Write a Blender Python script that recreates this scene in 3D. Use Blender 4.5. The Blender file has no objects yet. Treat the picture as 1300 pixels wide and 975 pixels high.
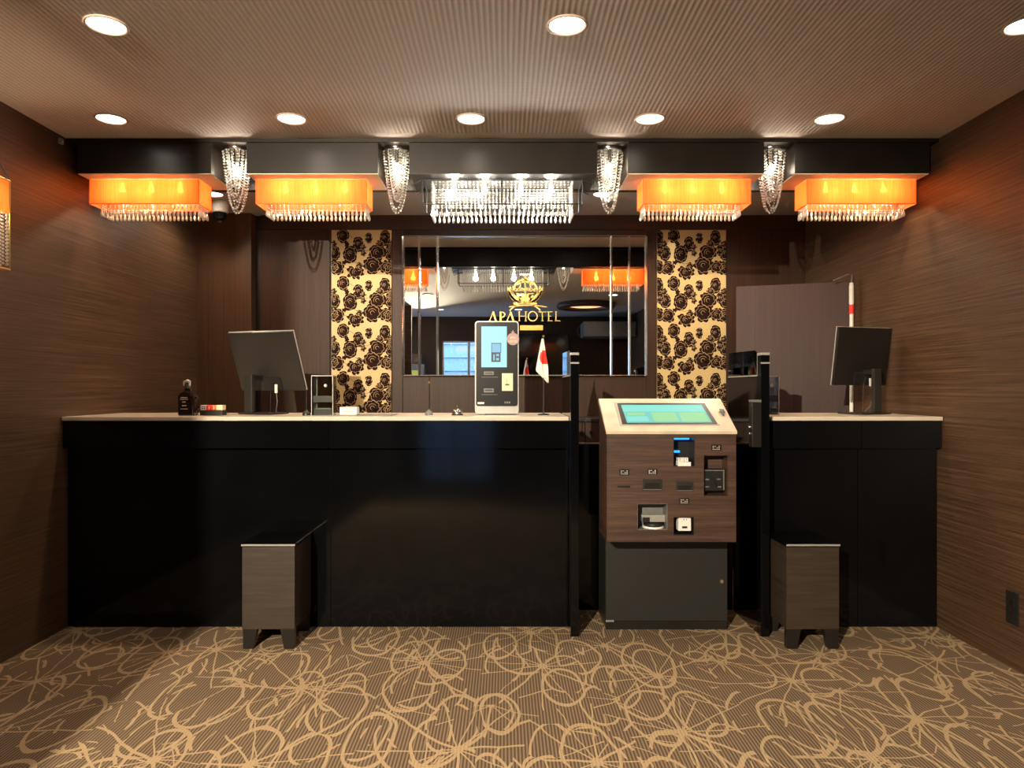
import bpy, bmesh, math, random
from mathutils import Vector, Matrix
random.seed(7)
PI = math.pi
C = bpy.context.scene.collection
SC = bpy.context.scene

# ---------------------------------------------------------------- camera
EYE = 1.16
cam = bpy.data.cameras.new('camera')
cam.sensor_width = 36; cam.lens = 900 / 1300 * 36
cam.shift_x = 9 / 1300; cam.shift_y = 5.5 / 1300
cam.clip_start = .02
co = bpy.data.objects.new('camera', cam); C.objects.link(co)
co.location = (0, 0, EYE); co.rotation_euler = (PI / 2, 0, 0)
SC.camera = co
# ---------------------------------------------------------------- view / world
SC.view_settings.view_transform = 'Standard'
SC.view_settings.look = 'None'
SC.view_settings.gamma = 1
SC.view_settings.use_curve_mapping = False
SC.view_settings.exposure = 0.7
cy = SC.cycles
cy.use_denoising = True
cy.max_bounces = 10; cy.diffuse_bounces = 4; cy.glossy_bounces = 6
cy.transmission_bounces = 6; cy.transparent_max_bounces = 24
cy.sample_clamp_indirect = 4.0
cy.caustics_reflective = False; cy.caustics_refractive = False
W = bpy.data.worlds.new('dusk_sky'); SC.world = W; W.use_nodes = True
W.node_tree.nodes['Background'].inputs[0].default_value = (.30, .55, .92, 1)
W.node_tree.nodes['Background'].inputs[1].default_value = 8.5

P_DOWN = 4.2      # watts of each recessed downlight
P_BACK = 20.0      # behind the pelmet
P_SHADE = 1.7      # watts per bulb in the orange lanterns
P_CRYS = 5.0
P_PEND = 11.0
P_ADDED_SPOT = 1050.0    # unseen spotlight added to light the carpet up to a hard edge

def X(px, D): return (px - 641) * D / 900
def Z(py, D): return EYE - (py - 493) * D / 900

# ---------------------------------------------------------------- materials
def newmat(name):
    m = bpy.data.materials.new(name); m.use_nodes = True
    nt = m.node_tree; b = nt.nodes['Principled BSDF']
    return m, nt, b
def setp(b, **k):
    for n, v in k.items():
        n = n.replace('_', ' ')
        if n in b.inputs:
            if isinstance(v, tuple) and len(v) == 3: v = (*v, 1)
            b.inputs[n].default_value = v
def coords(nt, scale=(1, 1, 1), rot=(0, 0, 0)):
    tc = nt.nodes.new('ShaderNodeTexCoord'); mp = nt.nodes.new('ShaderNodeMapping')
    mp.inputs['Scale'].default_value = scale; mp.inputs['Rotation'].default_value = rot
    nt.links.new(tc.outputs['Object'], mp.inputs[0]); return mp.outputs[0]
def noise(nt, vec, scale=5, detail=3, rough=.5):
    n = nt.nodes.new('ShaderNodeTexNoise'); n.inputs['Scale'].default_value = scale
    n.inputs['Detail'].default_value = detail; n.inputs['Roughness'].default_value = rough
    nt.links.new(vec, n.inputs['Vector']); return n.outputs[0]
def ramp(nt, fac, stops):
    r = nt.nodes.new('ShaderNodeValToRGB'); e = r.color_ramp.elements
    while len(e) < len(stops): e.new(.5)
    for i, (p, c) in enumerate(stops): e[i].position = p; e[i].color = (*c, 1)
    nt.links.new(fac, r.inputs[0]); return r.outputs[0]
def math_(nt, op, a, b=None, c=None):
    n = nt.nodes.new('ShaderNodeMath'); n.operation = op
    for i, v in enumerate((a, b, c)):
        if v is None: continue
        if isinstance(v, (int, float)): n.inputs[i].default_value = v
        else: nt.links.new(v, n.inputs[i])
    return n.outputs[0]
def bump(nt, b, h, strength=.2, dist=.01):
    n = nt.nodes.new('ShaderNodeBump'); n.inputs['Strength'].default_value = strength
    n.inputs['Distance'].default_value = dist
    nt.links.new(h, n.inputs['Height']); nt.links.new(n.outputs[0], b.inputs['Normal'])
def plain(name, col, rough=.5, metal=0., var=.12, vs=25, **k):
    m, nt, b = newmat(name); setp(b, Roughness=rough, Metallic=metal, **k)
    n = noise(nt, coords(nt), vs, 2)
    lo = tuple(c * (1 - var) for c in col); hi = tuple(min(1, c * (1 + var)) for c in col)
    nt.links.new(ramp(nt, n, [(.3, lo), (.7, hi)]), b.inputs['Base Color'])
    return m
def emit(name, col, s):
    m, nt, b = newmat(name); setp(b, Base_Color=(0, 0, 0), Emission_Color=col, Emission_Strength=s); return m
def wood(name, dark, mid, light, stretch, rough=.35, fine=1., bstr=.15, spec=.5):
    """stretch: per-axis frequency; small = along the grain"""
    m, nt, b = newmat(name); setp(b, Roughness=rough)
    b.inputs['Specular IOR Level'].default_value = spec
    v = coords(nt, stretch)
    n1 = noise(nt, v, 6 * fine, 4, .65); n2 = noise(nt, v, 22 * fine, 3, .7)
    n3 = noise(nt, coords(nt), 1.3, 2)
    f = math_(nt, 'ADD', math_(nt, 'MULTIPLY', n1, .5), math_(nt, 'MULTIPLY', n2, .38))
    f = math_(nt, 'ADD', f, math_(nt, 'MULTIPLY', n3, .12))
    nt.links.new(ramp(nt, f, [(.36, dark), (.5, mid), (.66, light)]), b.inputs['Base Color'])
    bump(nt, b, n2, bstr, .004)
    return m

M = {}
M['wall_wood'] = wood('horizontal grain brown vinyl', (.026, .014, .008), (.068, .037, .020), (.135, .078, .044), (.16, .16, 17), .38, 1., .3, .4)
M['panel_wood'] = wood('vertical grain brown veneer', (.020, .0095, .0055), (.034, .0165, .0095), (.050, .025, .015), (10, 10, .22), .45, 1., .1, .22)
M['pillar_wood'] = wood('pillar veneer', (.038, .018, .008), (.058, .029, .013), (.080, .041, .020), (10, 10, .2), .4, 1., .1)
M['kiosk_wood'] = wood('kiosk walnut', (.020, .009, .006), (.053, .025, .015), (.090, .046, .029), (.35, .35, 10), .5, 1.1, .1)
M['stool_wood'] = wood('stool laminate', (.019, .012, .007), (.032, .0205, .0125), (.048, .032, .020), (.4, .4, 8), .5, .9, .1)
M['partition'] = wood('purple brown partition', (.030, .0145, .0125), (.040, .0195, .017), (.050, .025, .022), (9, 9, .2), .5, 1., .05, .25)
M['stone'] = plain('cream stone worktop', (.60, .52, .41), .25, 0, .06, 9)
M['kiosk_stone'] = plain('cream veined stone', (.56, .47, .36), .3, 0, .12, 14)
M['black'] = plain('black lacquer', (.0025, .0026, .0032), .09, 0, .2, 3, Specular_IOR_Level=.27)
M['black_soft'] = plain('satin black', (.010, .009, .008), .35, 0, .2, 6)
M['house'] = plain('dark bronze housing', (.011, .008, .0065), .32, 0, .2, 6, Specular_IOR_Level=.3)
M['cabinet'] = plain('charcoal steel', (.014, .0145, .0145), .42, 0, .08, 40)
M['darkplastic'] = plain('dark plastic', (.012, .012, .012), .35)
M['greyplastic'] = plain('grey plastic', (.13, .13, .125), .45)
M['monitor'] = plain('monitor black plastic', (.020, .0185, .016), .36, 0, .1, 80)
M['silver'] = plain('silver plastic', (.42, .41, .38), .3, .4, .05)
M['white'] = plain('white plastic', (.72, .71, .66), .4, 0, .04)
M['whitefab'] = plain('white cloth', (.80, .78, .72), .8, 0, .04)
M['chrome'] = plain('chrome', (.75, .74, .72), .15, 1, .03)
M['brass'] = plain('brass', (.62, .44, .16), .28, 1, .08)
M['gold'] = plain('gold leaf lettering', (.50, .33, .10), .40, .7, .10, 60)
M['red'] = plain('red', (.80, .035, .02), .6, 0, .05)
M['orange'] = plain('orange', (.75, .16, .02), .6, 0, .05)
M['cream'] = plain('cream card', (.75, .66, .42), .6, 0, .05)
M['ink'] = plain('pale print', (.5, .45, .4), .6)
M['white_under'] = plain('white underside', (.75, .68, .55), .6, 0, .05)
M['ring'] = plain('lamp ring', (.55, .42, .34), .4, 0, .05)
M['diffuser'] = emit('lamp diffuser', (1, .93, .78), 9)
M['bulb'] = emit('bulb', (1, .86, .62), 30)
M['screen_blue'] = emit('machine screen', (.26, .62, .86), .95)
M['screen_dark'] = emit('screen pictogram', (.02, .05, .08), .6)
M['screen_teal'] = emit('kiosk screen', (.055, .36, .33), 1.0)
M['screen_green'] = emit('kiosk screen tiles', (.15, .42, .20), 1.0)
M['screen_mint'] = emit('kiosk screen light tiles', (.09, .45, .40), 1.0)
M['blue_led'] = emit('blue slot light', (.02, .25, .75), 1.6)
M['purple'] = plain('dusty purple sticker', (.40, .26, .28), .6, 0, .1)

m, nt, b = newmat('mirror silvering'); setp(b, Base_Color=(.86, .88, .86), Metallic=1., Roughness=.0); M['mirror'] = m
m, nt, b = newmat('mirror bevel'); setp(b, Base_Color=(.9, .9, .86), Metallic=1., Roughness=.12); M['bevel'] = m

def thinglass(name, tint, refl=.08, rough=.02):
    m = bpy.data.materials.new(name); m.use_nodes = True; nt = m.node_tree; nt.nodes.clear()
    o = nt.nodes.new('ShaderNodeOutputMaterial'); mx = nt.nodes.new('ShaderNodeMixShader')
    t = nt.nodes.new('ShaderNodeBsdfTransparent'); g = nt.nodes.new('ShaderNodeBsdfGlossy')
    t.inputs[0].default_value = (*tint, 1); g.inputs['Roughness'].default_value = rough
    f = nt.nodes.new('ShaderNodeFresnel'); f.inputs[0].default_value = 1.5
    a = math_(nt, 'ADD', f.outputs[0], refl)
    nt.links.new(a, mx.inputs[0]); nt.links.new(t.outputs[0], mx.inputs[1]); nt.links.new(g.outputs[0], mx.inputs[2])
    nt.links.new(mx.outputs[0], o.inputs[0]); return m
M['acrylic'] = thinglass('clear acrylic', (.93, .95, .94), .02)
M['acrylic_edge'] = plain('frosted acrylic edge', (.45, .44, .38), .3)
M['pane'] = thinglass('window glass', (.96, .98, 1.0), .02)

def crystal():
    m = bpy.data.materials.new('cut crystal'); m.use_nodes = True; nt = m.node_tree; nt.nodes.clear()
    o = nt.nodes.new('ShaderNodeOutputMaterial')
    gl = nt.nodes.new('ShaderNodeBsdfGlossy'); gl.inputs[0].default_value = (1, .98, .95, 1); gl.inputs['Roughness'].default_value = .2
    tl = nt.nodes.new('ShaderNodeBsdfTranslucent'); tl.inputs[0].default_value = (1, .97, .93, 1)
    tp = nt.nodes.new('ShaderNodeBsdfTransparent'); tp.inputs[0].default_value = (.97, .97, .97, 1)
    f = nt.nodes.new('ShaderNodeFresnel'); f.inputs[0].default_value = 1.6
    df = nt.nodes.new('ShaderNodeBsdfDiffuse'); df.inputs[0].default_value = (.95, .92, .88, 1); td = nt.nodes.new('ShaderNodeMixShader'); td.inputs[0].default_value = .35
    nt.links.new(tl.outputs[0], td.inputs[1]); nt.links.new(df.outputs[0], td.inputs[2])
    a = nt.nodes.new('ShaderNodeMixShader'); a.inputs[0].default_value = .14
    nt.links.new(td.outputs[0], a.inputs[1]); nt.links.new(tp.outputs[0], a.inputs[2])
    c = nt.nodes.new('ShaderNodeMixShader'); nt.links.new(math_(nt, 'ADD', f.outputs[0], .22), c.inputs[0])
    nt.links.new(a.outputs[0], c.inputs[1]); nt.links.new(gl.outputs[0], c.inputs[2])
    nt.links.new(c.outputs[0], o.inputs[0]); return m
M['crystal'] = crystal()

def fabric():
    m = bpy.data.materials.new('orange organza'); m.use_nodes = True; nt = m.node_tree; nt.nodes.clear()
    o = nt.nodes.new('ShaderNodeOutputMaterial')
    tr = nt.nodes.new('ShaderNodeBsdfTranslucent'); df = nt.nodes.new('ShaderNodeBsdfDiffuse'); tp = nt.nodes.new('ShaderNodeBsdfTransparent')
    v = coords(nt, (60, 60, 1.5)); n = noise(nt, v, 4, 3, .6)
    col = ramp(nt, n, [(.3, (.84, .31, .11)), (.7, (.95, .47, .20))])
    nt.links.new(col, tr.inputs[0]); nt.links.new(col, df.inputs[0]); tp.inputs[0].default_value = (1, .66, .3, 1)
    a = nt.nodes.new('ShaderNodeMixShader'); a.inputs[0].default_value = .25
    nt.links.new(tr.outputs[0], a.inputs[1]); nt.links.new(df.outputs[0], a.inputs[2])
    c = nt.nodes.new('ShaderNodeMixShader'); c.inputs[0].default_value = .20
    nt.links.new(a.outputs[0], c.inputs[1]); nt.links.new(tp.outputs[0], c.inputs[2])
    nt.links.new(c.outputs[0], o.inputs[0]); return m
M['organza'] = fabric()

def ceiling_mat():
    m, nt, b = newmat('ribbed beige ceiling paper'); setp(b, Roughness=.75)
    tc = nt.nodes.new('ShaderNodeTexCoord'); sp = nt.nodes.new('ShaderNodeSeparateXYZ')
    nt.links.new(tc.outputs['Object'], sp.inputs[0])
    s = math_(nt, 'SINE', math_(nt, 'MULTIPLY', sp.outputs[0], 2 * PI / .0195))
    s = math_(nt, 'ADD', math_(nt, 'MULTIPLY', s, .5), .5)
    d = math_(nt, 'SINE', math_(nt, 'MULTIPLY', sp.outputs[1], 2 * PI / .03))
    n = noise(nt, coords(nt), 60, 2)
    nt.links.new(ramp(nt, math_(nt, 'ADD', math_(nt, 'MULTIPLY', s, .8), math_(nt, 'MULTIPLY', n, .2)), [(.1, (.45, .405, .375)), (.9, (.60, .56, .53))]), b.inputs['Base Color'])
    h = math_(nt, 'ADD', s, math_(nt, 'MULTIPLY', d, .12))
    bump(nt, b, h, .6, .003); return m
M['ceiling'] = ceiling_mat()
M['ceil_plain'] = plain('plain beige ceiling', (.54, .495, .46), .7, 0, .04)

def carpet():
    m, nt, b = newmat('carpet of arcs on corduroy stripes'); setp(b, Roughness=.95)
    b.inputs['Specular IOR Level'].default_value = .1
    base = coords(nt)
    nz = nt.nodes.new('ShaderNodeTexNoise'); nz.inputs['Scale'].default_value = 3.5; nt.links.new(base, nz.inputs['Vector'])
    vm = nt.nodes.new('ShaderNodeVectorMath'); vm.operation = 'MULTIPLY_ADD'
    nt.links.new(nz.outputs['Color'], vm.inputs[0]); vm.inputs[1].default_value = (.05, .11, 0); nt.links.new(base, vm.inputs[2])
    def mapping(vec, sc, loc=(0, 0, 0), rz=0):
        mp = nt.nodes.new('ShaderNodeMapping'); mp.inputs['Scale'].default_value = sc; mp.inputs['Location'].default_value = loc
        mp.inputs['Rotation'].default_value = (0, 0, rz); nt.links.new(vec, mp.inputs[0]); return mp.outputs[0]
    def ring(sc, loc, r0, dr, w, rnd=.85, cut=None):
        v = nt.nodes.new('ShaderNodeTexVoronoi'); v.voronoi_dimensions = '2D'; v.feature = 'F1'
        v.inputs['Scale'].default_value = 1; v.inputs['Randomness'].default_value = rnd
        nt.links.new(mapping(vm.outputs[0], (sc, sc * .46, 1), loc), v.inputs['Vector'])
        s = nt.nodes.new('ShaderNodeSeparateXYZ'); nt.links.new(v.outputs['Color'], s.inputs[0])
        r = math_(nt, 'MULTIPLY_ADD', s.outputs[0], dr, r0)
        d = math_(nt, 'ABSOLUTE', math_(nt, 'SUBTRACT', v.outputs['Distance'], r))
        k = math_(nt, 'LESS_THAN', d, w * sc)
        if cut:
            k = math_(nt, 'MULTIPLY', k, math_(nt, 'GREATER_THAN', noise(nt, base, 7, 0), cut))
        return k
    def edges(sx, sy, rz, w, loc):
        v = nt.nodes.new('ShaderNodeTexVoronoi'); v.voronoi_dimensions = '2D'; v.feature = 'DISTANCE_TO_EDGE'
        v.inputs['Scale'].default_value = 1; v.inputs['Randomness'].default_value = 1
        nt.links.new(mapping(mapping(vm.outputs[0], (1, .46, 1), (0, 0, 0), rz), (sx, sy, 1), loc), v.inputs['Vector'])
        return math_(nt, 'LESS_THAN', v.outputs['Distance'], w)
    def fan(sc, loc, nl, w, cut=None, sy=.78):
        v = nt.nodes.new('ShaderNodeTexVoronoi'); v.voronoi_dimensions = '2D'; v.feature = 'F1'
        v.inputs['Scale'].default_value = 1; v.inputs['Randomness'].default_value = .8
        p = mapping(vm.outputs[0], (sc, sc * sy, 1), loc); nt.links.new(p, v.inputs['Vector'])
        df = nt.nodes.new('ShaderNodeVectorMath'); df.operation = 'SUBTRACT'; nt.links.new(p, df.inputs[0]); nt.links.new(v.outputs['Position'], df.inputs[1])
        s = nt.nodes.new('ShaderNodeSeparateXYZ'); nt.links.new(df.outputs[0], s.inputs[0])
        c = nt.nodes.new('ShaderNodeSeparateXYZ'); nt.links.new(v.outputs['Color'], c.inputs[0])
        th = math_(nt, 'ARCTAN2', s.outputs[1], s.outputs[0])
        th = math_(nt, 'ADD', th, math_(nt, 'MULTIPLY', math_(nt, 'SINE', math_(nt, 'MULTIPLY_ADD', th, 3, math_(nt, 'MULTIPLY', c.outputs[1], 9))), .13))
        q = math_(nt, 'ABSOLUTE', math_(nt, 'SINE', math_(nt, 'MULTIPLY_ADD', th, nl / 2, math_(nt, 'MULTIPLY', c.outputs[0], 6))))
        k = math_(nt, 'LESS_THAN', math_(nt, 'MULTIPLY', math_(nt, 'MULTIPLY', q, v.outputs['Distance']), 2 / nl), w * sc)
        if cut: k = math_(nt, 'MULTIPLY', k, math_(nt, 'GREATER_THAN', noise(nt, base, 5, 0), cut))
        return k
    ks = [ring(4.4, (0, 0, 0), .32, .17, .0052), ring(3.4, (9.3, 4.7, 0), .34, .16, .0046, .8, .46), ring(5.0, (2.3, 6.7, 0), .33, .14, .0042, .85, .42),
          fan(2.3, (5, 5, 0), 11, .0034), fan(2.9, (1.3, 8.2, 0), 9, .0028, .5)]
    k = ks[0]
    for q in ks[1:]: k = math_(nt, 'MAXIMUM', k, q)
    sp = nt.nodes.new('ShaderNodeSeparateXYZ'); nt.links.new(base, sp.inputs[0])
    st = math_(nt, 'MULTIPLY_ADD', math_(nt, 'SINE', math_(nt, 'MULTIPLY', sp.outputs[0], 2 * PI / .0115)), .5, .5)
    c1 = ramp(nt, st, [(.15, (.088, .061, .039)), (.8, (.215, .155, .100))])
    c2 = ramp(nt, noise(nt, base, 220, 1), [(.3, (.40, .285, .160)), (.7, (.54, .40, .235))])
    mx = nt.nodes.new('ShaderNodeMix'); mx.data_type = 'RGBA'
    nt.links.new(math_(nt, 'MULTIPLY', k, .72), mx.inputs[0]); nt.links.new(c1, mx.inputs[6]); nt.links.new(c2, mx.inputs[7])
    nt.links.new(mx.outputs[2], b.inputs['Base Color'])
    bump(nt, b, math_(nt, 'ADD', st, k), .3, .003)
    return m
M['carpet'] = carpet()

# ---------------------------------------------------------------- mesh helpers
def tag(o, label=None, cat=None, group=None, kind=None):
    if label: o['label'] = label
    if cat: o['category'] = cat
    if group: o['group'] = group
    if kind: o['kind'] = kind
    return o
def wloc(o):
    v = Vector((0, 0, 0))
    while o: v += o.location; o = o.parent
    return v
class MB:
    def __init__(s): s.v = []; s.f = []; s.mi = []; s.sm = []
    def add(s, vs, fs, mi=0, smooth=False):
        n = len(s.v); s.v += [tuple(v) for v in vs]
        for f in fs: s.f.append([i + n for i in f]); s.mi.append(mi); s.sm.append(smooth)
        return s
    def box(s, x0, x1, y0, y1, z0, z1, bev=0, mi=0, seg=2):
        if x1 < x0: x0, x1 = x1, x0
        if y1 < y0: y0, y1 = y1, y0
        if z1 < z0: z0, z1 = z1, z0
        vs = [(x0, y0, z0), (x1, y0, z0), (x1, y1, z0), (x0, y1, z0), (x0, y0, z1), (x1, y0, z1), (x1, y1, z1), (x0, y1, z1)]
        fs = [(0, 3, 2, 1), (4, 5, 6, 7), (0, 1, 5, 4), (1, 2, 6, 5), (2, 3, 7, 6), (3, 0, 4, 7)]
        return s.poly(vs, fs, bev, mi, seg)
    def poly(s, vs, fs, bev=0, mi=0, seg=2):
        if not bev: return s.add(vs, fs, mi)
        bm = bmesh.new(); bv = [bm.verts.new(v) for v in vs]
        for f in fs: bm.faces.new([bv[i] for i in f])
        bmesh.ops.bevel(bm, geom=list(bm.edges), offset=bev, segments=seg, affect='EDGES', profile=.6)
        bm.verts.index_update()
        s.add([v.co[:] for v in bm.verts], [[v.index for v in f.verts] for f in bm.faces], mi, False); bm.free(); return s
    def prism(s, pts, axis, a, b, bev=0, mi=0):
        """polygon pts (2D) extruded along axis from a to b"""
        def p3(p, t): return {'x': (t, p[0], p[1]), 'y': (p[0], t, p[1]), 'z': (p[0], p[1], t)}[axis]
        n = len(pts); vs = [p3(p, a) for p in pts] + [p3(p, b) for p in pts]
        fs = [list(range(n))[::-1], list(range(n, 2 * n))] + [(i, (i + 1) % n, n + (i + 1) % n, n + i) for i in range(n)]
        return s.poly(vs, fs, bev, mi)
    def tube(s, pts, r, seg=8, mi=0, caps=True):
        pts = [Vector(p) for p in pts]; rs = r if isinstance(r, (list, tuple)) else [r] * len(pts)
        vs = []; fs = []; ref = None
        for i, p in enumerate(pts):
            t = (pts[min(i + 1, len(pts) - 1)] - pts[max(i - 1, 0)]).normalized()
            if ref is None: ref = Vector((0, 0, 1)) if abs(t.z) < .9 else Vector((1, 0, 0))
            u = t.cross(ref).normalized(); w = u.cross(t).normalized()
            for k in range(seg):
                a = 2 * PI * k / seg; vs.append(p + rs[i] * (math.cos(a) * u + math.sin(a) * w))
        for i in range(len(pts) - 1):
            for k in range(seg):
                k2 = (k + 1) % seg; fs.append((i * seg + k, i * seg + k2, (i + 1) * seg + k2, (i + 1) * seg + k))
        s.add(vs, fs, mi, True)
        if caps: s.add(vs[:seg], [list(range(seg))], mi); s.add(vs[-seg:], [list(range(seg))[::-1]], mi)
        return s
    def lathe(s, c, prof, seg=20, mi=0, smooth=True):
        """prof: list of (r, z) relative to c"""
        vs = []; fs = []
        for r, z in prof:
            for k in range(seg):
                a = 2 * PI * k / seg; vs.append((c[0] + r * math.cos(a), c[1] + r * math.sin(a), c[2] + z))
        for i in range(len(prof) - 1):
            for k in range(seg):
                k2 = (k + 1) % seg; fs.append((i * seg + k, i * seg + k2, (i + 1) * seg + k2, (i + 1) * seg + k))
        s.add(vs, fs, mi, smooth)
        for j, rv in ((0, True), (len(prof) - 1, False)):
            if prof[j][0] > 1e-5:
                idx = list(range(seg)); s.add(vs[j * seg:(j + 1) * seg], [idx[::-1] if rv else idx], mi)
        return s
    def ball(s, c, r, sx=1, sz=1, mi=0, smooth=False):
        s.add([(c[0] + v[0] * r * sx, c[1] + v[1] * r * sx, c[2] + v[2] * r * sz) for v in ICO[0]], ICO[1], mi, smooth); return s
    def build(s, name, mats, parent=None, origin=None, local=False):
        if not isinstance(mats, (list, tuple)): mats = [mats]
        if parent is not None and origin is None: off = Vector((0, 0, 0)) if local else wloc(parent); loc = Vector((0, 0, 0))
        elif origin == 'auto':
            xs = [v[0] for v in s.v]; ys = [v[1] for v in s.v]; zs = [v[2] for v in s.v]
            off = loc = Vector(((min(xs) + max(xs)) / 2, (min(ys) + max(ys)) / 2, min(zs)))
        else: off = loc = Vector(origin or (0, 0, 0))
        me = bpy.data.meshes.new(name)
        me.from_pydata([(v[0] - off.x, v[1] - off.y, v[2] - off.z) for v in s.v], [], s.f)
        for m in mats: me.materials.append(m)
        me.polygons.foreach_set('material_index', s.mi); me.polygons.foreach_set('use_smooth', s.sm)
        bm = bmesh.new(); bm.from_mesh(me); bmesh.ops.recalc_face_normals(bm, faces=list(bm.faces)); bm.to_mesh(me); bm.free()
        me.update()
        o = bpy.data.objects.new(name, me); C.objects.link(o)
        if parent is not None: o.parent = parent
        else: o.location = loc
        return o
_b = bmesh.new(); bmesh.ops.create_icosphere(_b, subdivisions=1, radius=1)
_b.verts.index_update(); ICO = ([v.co[:] for v in _b.verts], [[v.index for v in f.verts] for f in _b.faces]); _b.free()

def thing(name, loc, label, cat, group=None, rz=0):
    o = bpy.data.objects.new(name, None); C.objects.link(o); o.empty_display_size = .1
    o.location = loc; o.rotation_euler = (0, 0, rz); return tag(o, label, cat, group)
def struct(name, mb, mats): return tag(mb.build(name, mats), kind='structure')
def copy_tree(o, parent=None):
    c = o.copy(); C.objects.link(c)
    if parent is not None: c.parent = parent
    for ch in list(o.children): copy_tree(ch, c)
    return c
def light(kind, name, loc, energy, col, parent=None, size=.03, spot=None, blend=.3, rot=(0, 0, 0)):
    l = bpy.data.lights.new(name, kind); l.energy = energy; l.color = col
    if kind in ('POINT', 'SPOT'): l.shadow_soft_size = size
    if kind == 'SPOT': l.spot_size = spot; l.spot_blend = blend
    o = bpy.data.objects.new(name, l); C.objects.link(o); o.location = loc; o.rotation_euler = rot
    if parent is not None: o.parent = parent; o.location = Vector(loc) - wloc(parent)
    return o
def text(name, s, size, mat, parent, loc, rot=(PI / 2, 0, 0), depth=.001, align='CENTER'):
    cu = bpy.data.curves.new(name, 'FONT'); cu.body = s; cu.size = size; cu.extrude = depth; cu.align_x = align; cu.align_y = 'CENTER'
    t = bpy.data.objects.new('t', cu); C.objects.link(t)
    me = bpy.data.meshes.new_from_object(t.evaluated_get(bpy.context.evaluated_depsgraph_get()))
    bpy.data.objects.remove(t); me.materials.clear(); me.materials.append(mat); me.name = name
    o = bpy.data.objects.new(name, me); C.objects.link(o); o.parent = parent
    o.location = Vector(loc) - (wloc(parent) if parent else Vector()); o.rotation_euler = rot; return o

# ---------------------------------------------------------------- setting
XL, XR, CEIL, YB, YR = -2.125, 2.10, 2.37, 4.95, -2.10
fl = MB(); fl.add([(XL, YR, 0), (XR, YR, 0), (XR, YB + .1, 0), (XL, YB + .1, 0)], [(0, 1, 2, 3)])
fl.box(XL, XR, YR, YB + .1, -.08, -.001)
struct('floor', fl, M['carpet'])
ce = MB(); ce.box(XL + .06, XR - .10, YR, 3.36, CEIL, CEIL + .08); struct('ceiling', ce, M['ceiling'])
ce = MB(); ce.box(XL, XL + .06, YR, 3.36, CEIL, CEIL + .08); ce.box(XR - .10, XR, YR, 3.36, CEIL, CEIL + .08)
ce.box(XL, XR, 3.36, YB + .1, CEIL, CEIL + .08); struct('trim_1', ce, M['ceil_plain'])
# side walls; the left one opens in a daylight window behind the camera
w = MB(); w.box(XR, XR + .1, YR, YB + .1, 0, CEIL); struct('wall_right', w, M['wall_wood'])
WY0, WY1, WZ0, WZ1 = -1.95, -.75, .35, 2.15
w = MB(); w.box(XL - .1, XL, WY1, YB + .1, 0, CEIL); w.box(XL - .1, XL, YR, WY0, 0, CEIL)
w.box(XL - .1, XL, WY0, WY1, 0, WZ0); w.box(XL - .1, XL, WY0, WY1, WZ1, CEIL); struct('wall_left', w, M['wall_wood'])
# rear wall with a glass door pair
DX0, DX1, DZ = -1.06, -.16, 1.96
w = MB(); w.box(XL, DX0, YR - .1, YR, 0, CEIL); w.box(DX1, XR, YR - .1, YR, 0, CEIL); w.box(DX0, DX1, YR - .1, YR, DZ, CEIL)
struct('wall_rear', w, M['panel_wood'])
def glazed(name, x0, x1, y0, y1, z0, z1, mull, rails=()):
    fr = MB(); t = .025; alongx = abs(x1 - x0) > abs(y1 - y0)
    def bar(a, b, c, d):
        if alongx: fr.box(a, b, y0, y1, c, d)
        else: fr.box(x0, x1, a, b, c, d)
    lo, hi = (x0, x1) if alongx else (y0, y1)
    bar(lo, lo + t, z0, z1); bar(hi - t, hi, z0, z1); bar(lo, hi, z0, z0 + t); bar(lo, hi, z1 - t, z1)
    for q in mull: bar(q - .02, q + .02, z0 + t, z1 - t)
    for q in rails: bar(lo + t, hi - t, q - .015, q + .015)
    o = struct(name, fr, M['silver'])
    g = MB()
    if alongx: g.box(lo + t, hi - t, (y0 + y1) / 2 - .003, (y0 + y1) / 2 + .003, z0 + t, z1 - t)
    else: g.box((x0 + x1) / 2 - .003, (x0 + x1) / 2 + .003, lo + t, hi - t, z0 + t, z1 - t)
    g.build('pane', M['pane'], o); return o
glazed('door_1', DX0, DX1, YR - .07, YR - .02, 0, DZ, [-.61], [1.0])
glazed('window_1', XL - .08, XL - .03, WY0, WY1, WZ0, WZ1, [-1.35], [])
for nm, loc, rot, sx, sz in (('door_daylight', ((DX0 + DX1) / 2, YR - .12, DZ / 2), (PI / 2, 0, 0), DX1 - DX0, DZ),
                             ('window_daylight', (XL - .12, (WY0 + WY1) / 2, (WZ0 + WZ1) / 2), (0, -PI / 2, 0), WZ1 - WZ0, WY1 - WY0)):
    l = bpy.data.lights.new(nm, 'AREA'); l.shape = 'RECTANGLE'; l.size = sx; l.size_y = sz; l.cycles.is_portal = True
    o = bpy.data.objects.new(nm, l); C.objects.link(o); o.location = loc; o.rotation_euler = rot
# outside, seen through the door
g = MB(); g.box(-9, 5, -12, YR - .1, -.1, -.02); struct('trim_2', g, plain('grey paving', (.07, .075, .08), .8))
g = MB(); g.box(-6, 4, -6.2, -6, 0, 3.2)
for i in range(9): g.box(-6, 4, -6, -5.96, .35 + .3 * i, .42 + .3 * i)
for i in range(6): g.box(-5.5 + 1.7 * i, -5.3 + 1.7 * i, -6, -5.9, 0, 3.2)
struct('trim_40', g, plain('pale facade across the street', (.22, .25, .28), .8))
# unseen partition added to block the added spotlight and shade the left carpet strip
w = MB(); w.box(XL, -1.369, -.56, -.5, 0, CEIL); struct('wall_added_blocker', w, M['wall_wood'])

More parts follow.
